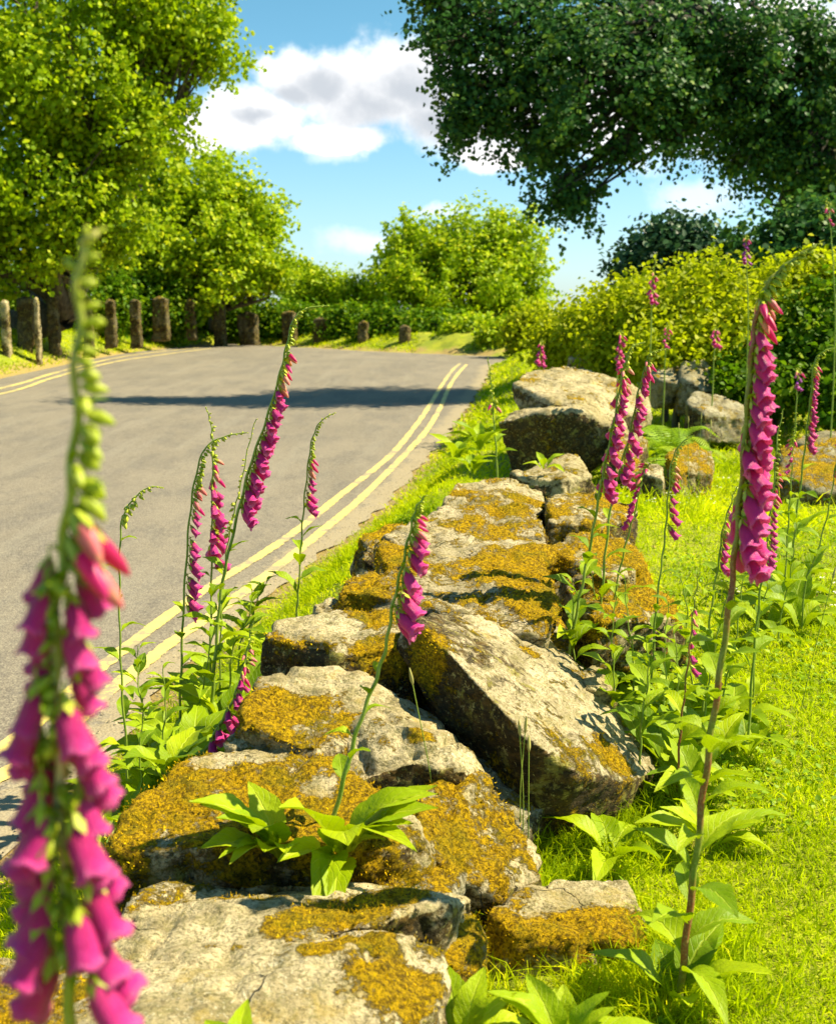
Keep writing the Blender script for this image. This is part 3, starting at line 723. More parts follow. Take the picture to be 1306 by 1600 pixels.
# ------------------------------------------------------------------ foxglove pieces (shared meshes, unit length, base at origin, growing along +Y)
def leaf_mesh(name, wr, curl, fold, seed, mat, pet=.14, wave=.03, twist=0.0):
    r = random.Random(seed); nL, nW = 16, 6; V = []; uv = []; F = []
    ph = r.uniform(0, 6)
    for i in range(nL+1):
        t = i/nL
        if t < pet: wd = .018+.03*t/pet
        else:
            u = (t-pet)/(1-pet)
            wd = .03*(1-u)+wr*.5*(math.sin(math.pi*min(1, u**.72))**.82 if u < 1 else 0)
        ang = curl*t*t
        y = t*(1-.16*abs(curl)*t); z = -curl*.42*t*t*abs(1) + .10*math.sin(math.pi*t)
        for j in range(-nW//2, nW//2+1):
            s = j/(nW/2); ser = 1+.05*math.sin(t*60+s*3) if abs(j) == nW//2 else 1
            x = s*wd*ser
            zz = z + abs(x)*fold + wave*math.sin(t*11+ph+s*1.3)*abs(s)*math.sin(math.pi*t) + .012*math.cos((t-abs(s)*.12)*9*2*math.pi)*(1-abs(s))*(1 if t > pet else 0)
            a = twist*t
            V.append((x*math.cos(a)-zz*math.sin(a)*.3, y, zz+x*math.sin(a)))
            uv.append((.5+s*.5, t))
    w = nW+1
    for i in range(nL):
        for j in range(nW):
            F.append((i*w+j, i*w+j+1, (i+1)*w+j+1, (i+1)*w+j))
    return mesh_np(name, V, np.array(F), mat, True, uv=uv)
LEAVES = [leaf_mesh('leaf', wr, cu, fo, i, M['leaf' if i % 3 else 'leafY'], twist=tw) for i, (wr, cu, fo, tw) in enumerate(
    [(.35, .35, .35, .1), (.32, .7, .45, -.3), (.40, .15, .30, .2), (.30, .95, .5, .3), (.37, .5, .25, -.15), (.30, .45, .6, .4)])]
LEAVESY = []
for m_ in LEAVES:
    c_ = m_.copy(); c_.materials[0] = M['leafY']; LEAVESY.append(c_)
BRACTS = [leaf_mesh('bract', .26, cu, .5, 30+i, M['leaf'], pet=.02) for i, cu in enumerate((.2, .7, -.3))]

def bell_mesh(name, seed, flare=1.0, fat=1.0, mat='petal'):
    r = random.Random(seed); ns, na = 15, 18; V = []; uv = []; F = []; mi = []
    prof = [(0, .07), (.06, .105), (.14, .125), (.25, .165), (.38, .205), (.55, .228), (.72, .235), (.86, .245), (.95, .275*flare), (1.0, .325*flare)]
    def rad(s):
        for (a, x), (b, y) in zip(prof, prof[1:]):
            if s <= b: return x+(y-x)*((s-a)/(b-a))
        return prof[-1][1]
    def ring(s, inset):
        row = []
        for k in range(na):
            a = 2*math.pi*k/na
            lip = max(0, s-.8)/.2
            lobe = .07*math.cos(a*4+.4)*lip + (.13*max(0, math.cos(a))**2)*lip*lip
            rr = (rad(s)-inset)*fat*(1+.05*math.sin(a*2+seed)+.05*lip*math.sin(a*7+seed))
            belly = .045*math.sin(math.pi*min(1, s*1.05))          # underside bulges
            row.append(len(V))
            V.append((rr*math.sin(a)*1.06, s+lobe*.8, -rr*math.cos(a)*.94-belly))
            uv.append((k/na, s))
        return row
    rows = [ring(i/ns, 0) for i in range(ns+1)]
    rows_in = [ring(1-i/ns*.999, .012 if i else .004) for i in range(ns-1)]
    allr = rows+rows_in
    for q, (a, b) in enumerate(zip(allr, allr[1:])):
        for k in range(na):
            k2 = (k+1) % na; F.append((a[k], a[k2], b[k2], b[k])); mi.append(0 if q < ns else 1)
    # calyx: five sepals and pedicel
    for q in range(5):
        a = 2*math.pi*q/5+.3
        for side in (0,):
            c, s_ = math.cos(a), math.sin(a); c1, s1 = math.cos(a+.55), math.sin(a+.55); c0, s0 = math.cos(a-.55), math.sin(a-.55)
            b = len(V)
            V.extend([(.09*s0, -.01, -.09*c0), (.09*s1, -.01, -.09*c1), (.19*s1*.93, .15, -.19*c1*.93-.02), (.19*s0*.93, .15, -.19*c0*.93-.02), (.25*s_, .33, -.25*c_ if False else -.25*c-.02)])
            uv.extend([(0, 0)]*5)
            F.append((b, b+1, b+2, b+3)); mi.append(2); F.append((b+3, b+2, b+4, b+4)); mi.append(2)
    pv, pf = tube_arrays([Vector((0, -.26, .10)), Vector((0, -.14, .05)), Vector((0, 0, 0)), Vector((0, .04, 0))], [.028, .028, .05, .09], 6, len(V))
    V.extend(pv); uv.extend([(0, 0)]*len(pv)); F.extend(pf); mi.extend([2]*len(pf))
    quads = np.array([f for f in F]); 
    me = bpy.data.meshes.new(name)
    me.from_pydata(V, [], [tuple(dict.fromkeys(f)) for f in F])
    me.polygons.foreach_set('material_index', mi); me.polygons.foreach_set('use_smooth', [True]*len(F))
    ul = me.uv_layers.new(name='UVMap')
    for l in me.loops: ul.data[l.index].uv = uv[l.vertex_index]
    for m_ in (mat, 'petalin', 'calyx'): me.materials.append(M[m_])
    me.update(); return me
BELLS = [bell_mesh('flower', i, fl, ft) for i, (fl, ft) in enumerate([(1, 1), (.92, 1.06), (1.1, .94), (1.02, 1.12)])]
BELLV = [bell_mesh('flower', 9, 1, 1, 'petalV')]
def bud_mesh(name, seed, fat, mat, long=1.0):
    V = []; F = []; mi = []; na = 9
    prof = [(0, .06), (.12, .16), (.3, .22), (.55, .215), (.8, .15), (.95, .06), (1.0, .01)]
    for s, rr in prof:
        for k in range(na):
            a = 2*math.pi*k/na; V.append((rr*fat*math.sin(a), s*long, rr*fat*math.cos(a)-.12*s*s))
    for i in range(len(prof)-1):
        for k in range(na):
            k2 = (k+1) % na; F.append((i*na+k, i*na+k2, (i+1)*na+k2, (i+1)*na+k)); mi.append(0 if i > 1 else 1)
    for q in range(5):
        a = 2*math.pi*q/5; b = len(V)
        def pt(an, rr, y): return (rr*fat*math.sin(an), y, rr*fat*math.cos(an)-.12*y*y)
        V.extend([pt(a-.5, .18, .05), pt(a+.5, .18, .05), pt(a+.4, .27, .35), pt(a, .30, .62), pt(a-.4, .27, .35)])
        F.append((b, b+1, b+2, b+3, b+4)); mi.append(1)
    pv, pf = tube_arrays([Vector((0, -.3, .1)), Vector((0, -.1, .03)), Vector((0, .05, 0))], [.035, .04, .08], 5, len(V))
    V.extend(pv); F.extend(pf); mi.extend([1]*len(pf))
    me = bpy.data.meshes.new(name); me.from_pydata(V, [], F)
    me.polygons.foreach_set('material_index', mi); me.polygons.foreach_set('use_smooth', [True]*len(F))
    me.materials.append(M[mat]); me.materials.append(M['calyx']); me.update(); return me
BUDG = [bud_mesh('bud', 1, 1.0, 'calyx'), bud_mesh('bud', 2, 1.25, 'calyx', .85)]
BUDP = [bud_mesh('bud', 3, .85, 'petal', 1.5), bud_mesh('bud', 4, .95, 'budP', 1.25)]

def place(me, name, root, base, ydir, up, scale):
    """child with its +Y along ydir and +Z near up, at world point base"""
    y = ydir.normalized(); x = y.cross(up)
    if x.length < 1e-4: x = y.orthogonal()
    x.normalize(); z = x.cross(y)
    o = bpy.data.objects.new(name, me); COL.objects.link(o); o.parent = root
    m = Matrix(((x.x, y.x, z.x), (x.y, y.y, z.y), (x.z, y.z, z.z))).to_4x4()
    o.matrix_basis = Matrix.Translation(base-root.location) @ m @ Matrix.Diagonal((scale, scale, scale, 1))
    return o
def az(a): return Vector((math.sin(R(a)), math.cos(R(a)), 0))   # compass: 0 = up the road, 90 = right, 180 = to the camera
def stem_obj(root, pts, rad, mat, name='stem', sides=8):
    V, F = tube_arrays(pts, rad, sides)
    V = np.array(V)-np.array(root.location)
    return link(name, mesh_np(name, V, np.array(F), M[mat], True), root)

FOX = 'flowering foxgloves along the wall'
def fox(label, pts, Y, seed, r=.0045, open_=None, nb=0, bell=.045, buds=None, nbud=0, bud=.014, pbud=.35, face=120, spread=60,
        leaves=None, nleaf=0, lsize=.14, ros=0, rsize=.2, violet=False, group=FOX, stem='stem', hang=.9, toground=True, bract=True, cat='foxglove', name='foxglove', rosface=None, rlift=.5, alt=False, young=False, pods=0):
    """pts (px,py[,dY]) from the tip down to the base; pixel rows give the ranges of open bells, buds and leaves"""
    rnd = random.Random(seed)
    W = [P(p[0], p[1], Y+(p[2] if len(p) > 2 else 0)) for p in pts][::-1]    # base first
    if toground:
        b = W[0]; hz = H(b.x, b.y)
        if b.z > hz+.02: W = [Vector((b.x-(W[1].x-b.x)*.3, b.y, hz-.01))] + W
    n = max(30, int(len(W)*8)); S = catmull(W, n)
    # slight natural wobble
    for i, p in enumerate(S): p.x += .0015*math.sin(i*.9+seed); p.y += .0015*math.cos(i*.7+seed)
    root = empty(name, S[0].copy()); tag(root, label, cat, group)
    rad = [r*(1-.62*i/(n-1))+r*.12*max(0, 1-i/4) for i in range(n)]
    stem_obj(root, S, rad, stem)
    cum = [0]
    for a, b in zip(S, S[1:]): cum.append(cum[-1]+(b-a).length)
    L = cum[-1]
    def at(s):
        s = min(max(s, 0), L)
        for i in range(n-1):
            if cum[i+1] >= s:
                u = (s-cum[i])/max(1e-9, cum[i+1]-cum[i]); return S[i].lerp(S[i+1], u), (S[i+1]-S[i]).normalized()
        return S[-1], (S[-1]-S[-2]).normalized()
    def s_at(py):
        for i in range(n):
            if proj(S[i])[1] <= py: return cum[i]
        return L
    def s_px(v):
        return s_at(v) if v is not None else L
    if open_:
        s0, s1 = s_at(open_[1]), s_at(open_[0])
        for i in range(nb):
            t = i/max(1, nb-1); p, d = at(s0+(s1-s0)*t + rnd.uniform(-.3, .3)*(s1-s0)/max(nb, 1))
            a = face + spread*math.sin(i*2.4)+rnd.uniform(-18, 18)
            if alt and i % 2: a = a+178
            o = az(a); sc = bell*(1.05-.38*t**1.5)*rnd.uniform(.9, 1.08)
            dr = (o*(.62+.2*(1-t)) + Vector((0, 0, -1))*hang*rnd.uniform(.75, 1.2)).normalized()
            base = p+o*(sc*(.34 if alt else .22))
            place(rnd.choice(BELLV if violet else BELLS), 'flower', root, base, dr, (o+Vector((0, 0, .4))).normalized(), sc)
            if bract and sc > .018:
                place(rnd.choice(BRACTS), 'bract', root, p, (o*.8+az(a+70)*.3+Vector((0, 0, rnd.uniform(-.2, .6)))), Vector((0, 0, 1)), sc*rnd.uniform(.5, .75))
    for i in range(pods):
        p, d = at(s0+(s1-s0)*(i+.5)/pods); o = az(rnd.choice((180, 215, 145, 30))+rnd.uniform(-35, 35)); sc = rnd.uniform(.010, .015)
        place(rnd.choice(BUDG), 'bud', root, p+o*sc*.3, (o+Vector((0, 0, rnd.uniform(-.9, .3)))).normalized(), (o+Vector((0, 0, .5))).normalized(), sc)
        place(rnd.choice(BRACTS), 'bract', root, p, (o*.8+Vector((0, 0, rnd.uniform(-.5, .5)))), Vector((0, 0, 1)), sc*1.7)
    if buds is not None:
        s0 = s_at(buds) if buds > 0 else L*-buds
        ln = L-s0
        for i in range(nbud):
            t = i/max(1, nbud-1); p, d = at(s0+ln*(t**.9))
            a = face+spread*1.25*math.sin(i*2.4)+rnd.uniform(-20, 20) + (180 if t > .75 and i % 3 == 0 else 0)
            o = az(a)
            o = (o-d*o.dot(d)*.8); o = o.normalized() if o.length > .05 else d.orthogonal()
            sc = bud*(1.35-1.0*t)*rnd.uniform(.85, 1.15)
            pink = t < pbud
            dr = (o*1.0 + Vector((0, 0, -1))*(.9*(1-t)) + d*(.6*t)).normalized()
            place(rnd.choice(BUDP if pink else BUDG), 'bud', root, p+o*sc*.25, dr, (o+Vector((0, 0, .5))).normalized(), sc*(1.35 if pink else 1))
            if i % 2 == 0 and sc > .007:
                place(rnd.choice(BRACTS), 'bract', root, p, (o*.7+d*.6).normalized(), d, sc*1.2)
    if leaves:
        s0, s1 = s_at(leaves[1]), s_at(leaves[0])
        for i in range(nleaf):
            t = i/max(1, nleaf-1); p, d = at(s0+(s1-s0)*t)
            a = i*137.5+seed*40+rnd.uniform(-20, 20); o = az(a)
            sc = lsize*(1-.62*t)*rnd.uniform(.85, 1.15)
            place(rnd.choice(LEAVES), 'leaf', root, p, (o+Vector((0, 0, rnd.uniform(.35, .95)))).normalized(), (Vector((0, 0, 1))-o*.4).normalized(), sc)
    rosette(root, S[0], ros, rsize, rnd, rosface, rlift)
    return root
def rosette(root, p, n, size, rnd, face=None, lift=.5, young=False):  # young picks leaves with the sunlit yellow painted into their colour
    for i in range(n):
        a = i*137.5+rnd.uniform(-25, 25) if face is None else face+rnd.uniform(-85, 85)
        o = az(a); e = rnd.uniform(.15, 1.2)*lift*2
        place(rnd.choice(LEAVESY if young or rnd.random() < .3 else LEAVES), 'leaf', root, p+o*.012+Vector((0, 0, rnd.uniform(0, .03))), (o+Vector((0, 0, e))).normalized(), (Vector((0, 0, 1))-o*.3).normalized(), size*rnd.uniform(.7, 1.15))
def leafplant(label, pts, seed, n, size, group='leafy foxglove rosettes', lift=.5, face=None, z=None, cat='plant', young=False):
    rnd = random.Random(seed)
    px, py, Y = pts; p = P(px, py, Y)
    if z: p.z = H(p.x, p.y)
    root = empty('leafy_plant', p); tag(root, label, cat, group)
    rosette(root, p, n, size, rnd, face, lift, young)
    return root

# --- 1 foreground left, blurred
fox('huge out-of-focus foxglove right in front of the lens at the left edge',
    [(152,362),(128,395),(122,520),(116,700),(100,850),(88,1000),(92,1200),(104,1400),(112,1600),(118,1900)], .62, 1, r=.0042,
    open_=(880,1530), nb=36, bell=.034, buds=870, nbud=26, bud=.0155, pbud=.16, face=88, spread=35, hang=2.0, alt=True, stem='stemP', pods=34)
# --- left group behind the wall
fox('foxglove with only green buds on a thin hooked stem against the road at far left',
    [(256,762),(232,762),(205,785),(190,820),(187,900),(188,1000),(192,1090),(200,1220),(196,1320)], 2.9, 2, r=.0035, buds=815, nbud=16, bud=.017, pbud=0, face=120, spread=50,
    leaves=(850,1230), nleaf=9, lsize=.12, ros=7, rsize=.17)
fox('foxglove with loosely spaced bells on a stem hooked right, beside the tall leaning one',
    [(386,676),(352,682),(320,702),(303,760),(294,840),(287,950),(283,1060),(280,1150)], 3.3, 3, r=.0042, open_=(800,950), nb=11, bell=.044, buds=795, nbud=26, bud=.019, pbud=.2, face=95, spread=22,
    leaves=(960,1130), nleaf=5, lsize=.14, ros=9, rsize=.20)
fox('short upright foxglove with a dense clump of bells behind the loosely belled hooked one',
    [(323,638),(330,665),(333,700),(332,760),(331,860),(330,960),(328,1080),(326,1130)], 3.45, 4, r=.0038, open_=(755,880), nb=16, bell=.048, buds=750, nbud=20, bud=.018, pbud=.25, face=80, spread=75,
    leaves=(905,1090), nleaf=7, lsize=.15, ros=9, rsize=.21)
fox('tallest leaning foxglove in front of the road, packed with magenta bells down its right side',
    [(512,478),(480,482),(459,500),(447,545),(436,590),(415,660),(392,725),(375,790),(356,870),(345,930),(338,1010),(332,1090)], 3.2, 5, r=.0052, open_=(610,800), nb=34, bell=.047, buds=605, nbud=32, bud=.019, pbud=.3, face=85, spread=55,
    leaves=(840,1070), nleaf=9, lsize=.16, ros=10, rsize=.22)
fox('budding foxglove spike with no open flowers behind the leaning tall one',
    [(400,655),(388,700),(376,760),(366,800),(356,850),(350,900),(346,960),(344,1060)], 3.4, 6, r=.0032, buds=840, nbud=22, bud=.014, pbud=0, face=280, spread=80, leaves=(870,1000), nleaf=5, lsize=.11, ros=5, rsize=.16)
fox('small slender foxglove with few bells standing alone in front of the yellow lines',
    [(522,645),(500,660),(487,690),(480,740),(474,800),(470,860),(466,930),(464,965)], 3.6, 7, r=.0036, open_=(740,790), nb=6, bell=.038, buds=738, nbud=24, bud=.016, pbud=.2, face=100, spread=35,
    leaves=(800,930), nleaf=7, lsize=.14, ros=7, rsize=.17)
fox('low foxglove leaning over the mossy stones, small bells bunched at its roadside foot',
    [(395,970),(388,1010),(379,1050),(366,1090),(345,1130),(318,1175),(280,1208),(262,1222)], 2.55, 8, r=.0045, open_=(1060,1165), nb=12, bell=.034, buds=1055, nbud=18, bud=.013, pbud=.5, face=120, spread=70,
    leaves=(1170,1215), nleaf=4, lsize=.12, ros=6, rsize=.15, toground=False)
# --- centre
fox('single foxglove leaning out of the wall centre with magenta bells near its top',
    [(664,775),(650,795),(641,830),(627,890),(613,950),(603,1010),(586,1065),(560,1135),(538,1215),(512,1312)], 1.98, 9, r=.0042, open_=(835,965), nb=11, bell=.047, buds=845, nbud=14, bud=.015, pbud=.55, face=95, spread=30,
    leaves=(1060,1230), nleaf=6, lsize=.085, ros=0, toground=False)
# --- right, tall blurred
fox('tallest foxglove on the right with a nodding tip and long dense row of bells',
    [(1276,382),(1245,402),(1215,425),(1193,455),(1180,505),(1172,570),(1165,660),(1157,760),(1148,860),(1137,960),(1120,1080),(1103,1200),(1088,1330),(1072,1460),(1060,1575)], 1.78, 10, r=.0062,
    open_=(505,870), nb=42, bell=.049, buds=500, nbud=44, bud=.016, pbud=.25, face=92, spread=62, hang=1.1,
    leaves=(940,1560), nleaf=24, lsize=.15, ros=5, rsize=.15, stem='stemR')
# --- right middle twins
fox('left of the two crossing foxgloves before the boulders, wide bells low on its stem',
    [(1005,535),(985,545),(972,585),(962,640),(950,700),(938,760),(926,830),(912,900),(900,960),(885,1040)], 3.1, 11, r=.0045, open_=(610,765), nb=26, bell=.040, buds=605, nbud=28, bud=.015, pbud=.3, face=80, spread=80,
    leaves=(790,1030), nleaf=11, lsize=.15, ros=6, rsize=.18)
fox('right of the two crossing foxgloves before the boulders, bells in a tight row',
    [(1042,545),(1016,552),(1006,580),(995,620),(983,680),(966,740),(953,800),(944,880),(938,960),(935,1030)], 3.25, 12, r=.0042, open_=(585,745), nb=26, bell=.036, buds=580, nbud=26, bud=.014, pbud=.3, face=100, spread=70,
    leaves=(790,1030), nleaf=9, lsize=.13, ros=6, rsize=.18)
fox('small hook-tipped foxglove with a short row of pink bells right of the wall end',
    [(1040,718),(1018,722),(1004,745),(994,790),(980,840),(968,890),(955,960),(945,1050)], 3.3, 13, r=.0034, open_=(760,815), nb=11, bell=.026, buds=755, nbud=20, bud=.013, pbud=.5, face=270, spread=40,
    leaves=(880,1040), nleaf=7, lsize=.12, ros=5, rsize=.15)
fox('thin foxglove with a few well separated bells hanging on its right, over the bright lawn',
    [(1082,680),(1062,695),(1049,722),(1043,780),(1038,840),(1032,890),(1024,960),(1018,1060),(1016,1130)], 3.0, 14, r=.0034, open_=(762,825), nb=5, bell=.034, buds=758, nbud=18, bud=.014, pbud=.3, face=95, spread=18,
    leaves=(900,1110), nleaf=8, lsize=.13, ros=6, rsize=.17)
fox('foxglove with sparse little bells half hidden left of the tallest right-hand foxglove',
    [(1150,760),(1140,790),(1128,830),(1122,880),(1112,940),(1104,1020),(1098,1110)], 3.0, 15, r=.0036, open_=(840,890), nb=6, bell=.030, buds=838, nbud=14, bud=.013, pbud=.5, face=95, spread=60,
    leaves=(900,1100), nleaf=7, lsize=.14, ros=6, rsize=.18)
fox('foxglove whose small drooping bells show just right of the tallest right-hand foxglove',
    [(1222,640),(1212,700),(1208,760),(1200,820),(1192,890),(1183,960),(1174,1060)], 2.9, 16, r=.0036, open_=(790,880), nb=10, bell=.026, buds=785, nbud=20, bud=.012, pbud=.3, face=95, spread=30,
    leaves=(900,1050), nleaf=7, lsize=.13, ros=5, rsize=.17)
fox('foxglove at the lawn right edge with hooked pale tip and narrow row of bells',
    [(1312,542),(1288,548),(1272,565),(1267,610),(1260,670),(1252,740),(1242,820),(1236,880)], 4.6, 17, r=.0048, open_=(590,700), nb=20, bell=.036, buds=586, nbud=18, bud=.016, pbud=.2, face=95, spread=45,
    leaves=(740,870), nleaf=7, lsize=.2, ros=8, rsize=.26)
fox('short budding foxglove in front of the brownish boulder at right',
    [(1244,660),(1238,700),(1236,745),(1232,800),(1228,870)], 4.4, 18, r=.0035, open_=(700,735), nb=5, bell=.024, buds=696, nbud=14, bud=.014, pbud=.3, face=260, spread=70, leaves=(760,860), nleaf=6, lsize=.14, ros=4, rsize=.18)
fox('foxglove cut off by the right edge of the picture beside the brownish boulder',
    [(1312,650),(1308,700),(1300,760),(1288,820),(1270,880),(1258,910)], 4.0, 19, r=.0035, open_=(690,745), nb=8, bell=.034, buds=688, nbud=10, bud=.014, pbud=.3, face=95, spread=70, leaves=(790,900), nleaf=5, lsize=.14, ros=4, rsize=.18)
fox('bare-topped reddish foxglove stem with two late bells low among the leaves on the right',
    [(1092,895),(1086,930),(1080,980),(1074,1040),(1066,1110),(1060,1180)], 2.6, 20, r=.0030, open_=(985,1045), nb=4, bell=.024, buds=975, nbud=14, bud=.009, pbud=.3, face=100, spread=70, leaves=(1050,1170), nleaf=6, lsize=.12, ros=5, rsize=.16, stem='stemR')
# --- by the boulders and bank
fox('flowerless budding foxglove on the verge left of the dark boulder',
    [(762,560),(766,590),(770,630),(772,670),(776,720)], 6.6, 21, r=.006, buds=640, nbud=22, bud=.022, pbud=.12, face=0, spread=120, leaves=(640,720), nleaf=8, lsize=.15, ros=9, rsize=.20)
BG = 'distant foxgloves on the bank'
bgs = [('slim pink foxglove spire rising just behind the lichened boulder', [(970,515),(966,560),(962,640)], 7.8, (528,572), 16, .045, False),
 ('tall foxglove against the golden shrubs with pink lower bells and a long bare green tip', [(1026,395),(1020,430),(1018,470),(1016,540)], 9.0, (432,470), 14, .05, False),
 ('violet foxglove spire in front of the dark oak trunk shadow', [(1165,366),(1165,400),(1167,440),(1168,520)], 9.5, (376,408), 14, .045, True),
 ('pink foxglove standing at the left foot of the golden shrubs', [(846,530),(844,552),(842,590)], 10.5, (540,566), 10, .06, False),
 ('small pink foxglove spray in the middle of the golden shrubs', [(1118,512),(1116,530),(1114,580)], 9.2, (516,538), 9, .05, False),
 ('thin dark-pink foxglove beside the golden shrubs above the boulders', [(1042,505),(1040,525),(1038,580)], 9.4, (515,540), 8, .035, False),
 ('dim violet foxglove in the shade of the dark hedge on the right', [(1246,575),(1245,595),(1243,640)], 8.5, (582,604), 8, .04, True),
 ('faint pink-tipped foxglove poking up near the oak trunk at the right edge', [(1291,310),(1296,350),(1300,400),(1304,520)], 8.0, (330,350), 4, .03, False)]
for i, (lab, pts, Yb, op, nb, bl, vi) in enumerate(bgs):
    fox(lab, pts, Yb, 40+i, r=.006, open_=op, nb=nb, bell=bl, buds=op[0]-1, nbud=10, bud=.022, pbud=.2, face=120, spread=110, violet=vi, group=BG, bract=False, ros=3, rsize=.2)

# --- leafy rosettes
leafplant('broad bright leaves of the foxglove rooted between the front slab and the mossy stone', (530,1350,1.93), 60, 12, .18, lift=.55, face=150, young=True)
leafplant('upright fan of leaves at the left of that same cleft in the wall', (440,1350,1.94), 61, 10, .165, lift=.75, face=250, young=True)
leafplant('blurred rosette of long leaves at the bottom edge below the mossy end stone', (720,1660,1.45), 62, 13, .105, lift=1.0, young=True)
leafplant('blurred rosette of pointed leaves at the bottom edge right of the mossy end stone', (880,1665,1.45), 63, 14, .115, lift=.95, young=True)
leafplant('cut-off leaves at the bottom edge in front of the pale front slab', (370,1720,1.22), 64, 7, .10, lift=1.0, young=True)
leafplant('pair of arching leaves in the grass right of the slanting slab foot', (955,1310,2.30), 65, 5, .17, z=True, lift=.65, young=True)
leafplant('big-leaved young foxglove on the far side of the lawn at right', (1242,880,4.2), 66, 12, .26, z=True, lift=.5)
gl = 'leaf clumps at the foot of the wall on the lawn side'
for i, (px, py, Yd, n, s) in enumerate([(930,1090,3.0,9,.17),(985,1100,2.9,9,.17),(1040,1130,2.75,9,.17),(1085,1170,2.6,8,.16),(1000,1030,3.2,8,.16),(1120,1080,2.8,8,.17),(1060,1050,3.1,8,.16),(1150,1020,3.1,8,.16),(965,1000,3.4,7,.15),(1110,1250,2.35,8,.16)]):
    leafplant('clump of foxglove leaves crowding the wall foot behind the tallest right foxglove', (px, py, Yd), 70+i, n, s, group=gl, z=True, lift=.6)
gl2 = 'leaf clumps on the road side of the wall'
for i, (px, py, Yd, n, s) in enumerate([(205,1270,2.7,9,.17),(245,1200,2.8,9,.17),(300,1120,3.0,9,.19),(350,1060,3.2,8,.19),(250,1130,3.1,8,.18),(390,1000,3.4,7,.16),(180,1330,2.4,7,.13),(310,1180,2.7,8,.16)]):
    leafplant('clump of foxglove leaves filling the roadside foot of the wall at left', (px, py, Yd), 90+i, n, s, group=gl2, z=True, lift=.75)
for i, (px, py, Yd, n, s, lab) in enumerate([(712,722,6.2,9,.19,'dark spreading leaves on the verge where the wall starts'),(748,705,6.4,9,.2,'leafy weed clump on the verge left of the dark boulder foot'),(738,745,5.6,8,.15,'small weed clump on the verge above the whitish topping stone'),(850,738,5.5,5,.12,'few dark leaves growing from the crevice under the dark boulder')]):
    leafplant(lab, (px, py, Yd), 110+i, n, s, group='weeds where the wall meets the boulders', lift=.7, cat='weed')

# --- leafy flowerless stems
gl3 = 'flowerless leafy stems beside the wall'
rs = random.Random(9)
for i, (bx, by, tx, ty, Yd) in enumerate([(900,1080,893,905,3.1),(955,1120,962,930,2.9),(990,1090,975,900,3.05),(1030,1140,1045,940,2.8),(1065,1180,1052,985,2.7),(1000,1180,1010,1000,2.6),(1100,1120,1135,930,2.9),(1130,1080,1160,900,3.1),(1180,1010,1200,880,3.3),(1080,1060,1062,900,3.2),(940,1040,920,880,3.4),(1220,960,1245,800,3.9)]):
    fox('flowerless leafy foxglove stem rising from the leaves on the lawn side of the wall', [(tx,ty),((tx*2+bx)/3+rs.uniform(-6,6),(ty*2+by)/3),((tx+bx*2)/3+rs.uniform(-5,5),(ty+by*2)/3),(bx,by)], Yd, 400+i, r=.003,
        leaves=(ty+8,by-10), nleaf=rs.randint(9,13), lsize=.13, ros=3, rsize=.14, group=gl3, cat='plant', name='leafy_plant')
for i, (bx, by, tx, ty, Yd) in enumerate([(215,1290,225,1110,2.7),(260,1240,255,1040,2.85),(235,1180,215,1010,3.0),(310,1120,350,930,3.2),(360,1050,395,920,3.3),(375,1010,420,905,3.6),(170,1350,160,1230,2.3)]):
    fox('flowerless leafy foxglove stem rising from the leaves on the road side of the wall', [(tx,ty),((tx*2+bx)/3+rs.uniform(-6,6),(ty*2+by)/3),((tx+bx*2)/3+rs.uniform(-5,5),(ty+by*2)/3),(bx,by)], Yd, 430+i, r=.003,
        leaves=(ty+8,by-10), nleaf=rs.randint(9,13), lsize=.13, ros=3, rsize=.14, group='flowerless leafy stems on the road side', cat='plant', name='leafy_plant')
# --- tall grass stalks with seed heads
def seedgrass(label, stems, Yd, seed):
    rnd = random.Random(seed); base = P(stems[0][1][0], stems[0][1][1], Yd); base.z = H(base.x, base.y)
    root = empty('tall_grass', base); tag(root, label, 'grass stalk', 'tall grass stalks')
    for tip, bot in stems:
        a = P(tip[0], tip[1], Yd); b = P(bot[0], bot[1], Yd); b.z = H(b.x, b.y)
        pts = catmull([b, b.lerp(a, .5)+Vector((rnd.uniform(-.01, .01), rnd.uniform(-.01, .01), 0)), a], 12)
        stem_obj(root, pts, [.0011]*12, 'stem', 'stalk', 5)
        hd = [a+(a-pts[-3]).normalized()*(.035*k/6) for k in range(7)]
        stem_obj(root, hd, [.0012, .003, .0036, .0034, .0028, .002, .0006], 'seed', 'seed_head', 6)
seedgrass('tuft of three straight grass stalks with seed heads against the slanting slab edge', [((820,1145),(818,1290)),((812,1150),(815,1285)),((826,1175),(826,1290))], 2.28, 1)
seedgrass('single fine grass stalk bending before the dark stone edge in the centre', [((645,1070),(690,1160))], 2.2, 2)
seedgrass('grass stalks with seed heads by the ferns beyond the wall', [((1075,660),(1080,740)),((1095,655),(1092,735)),((1110,665),(1100,740)),((1060,670),(1072,745))], 6.4, 3)
seedgrass('thin grass stalk crossing the lawn at the right edge', [((1300,905),(1255,1010))], 3.2, 4)

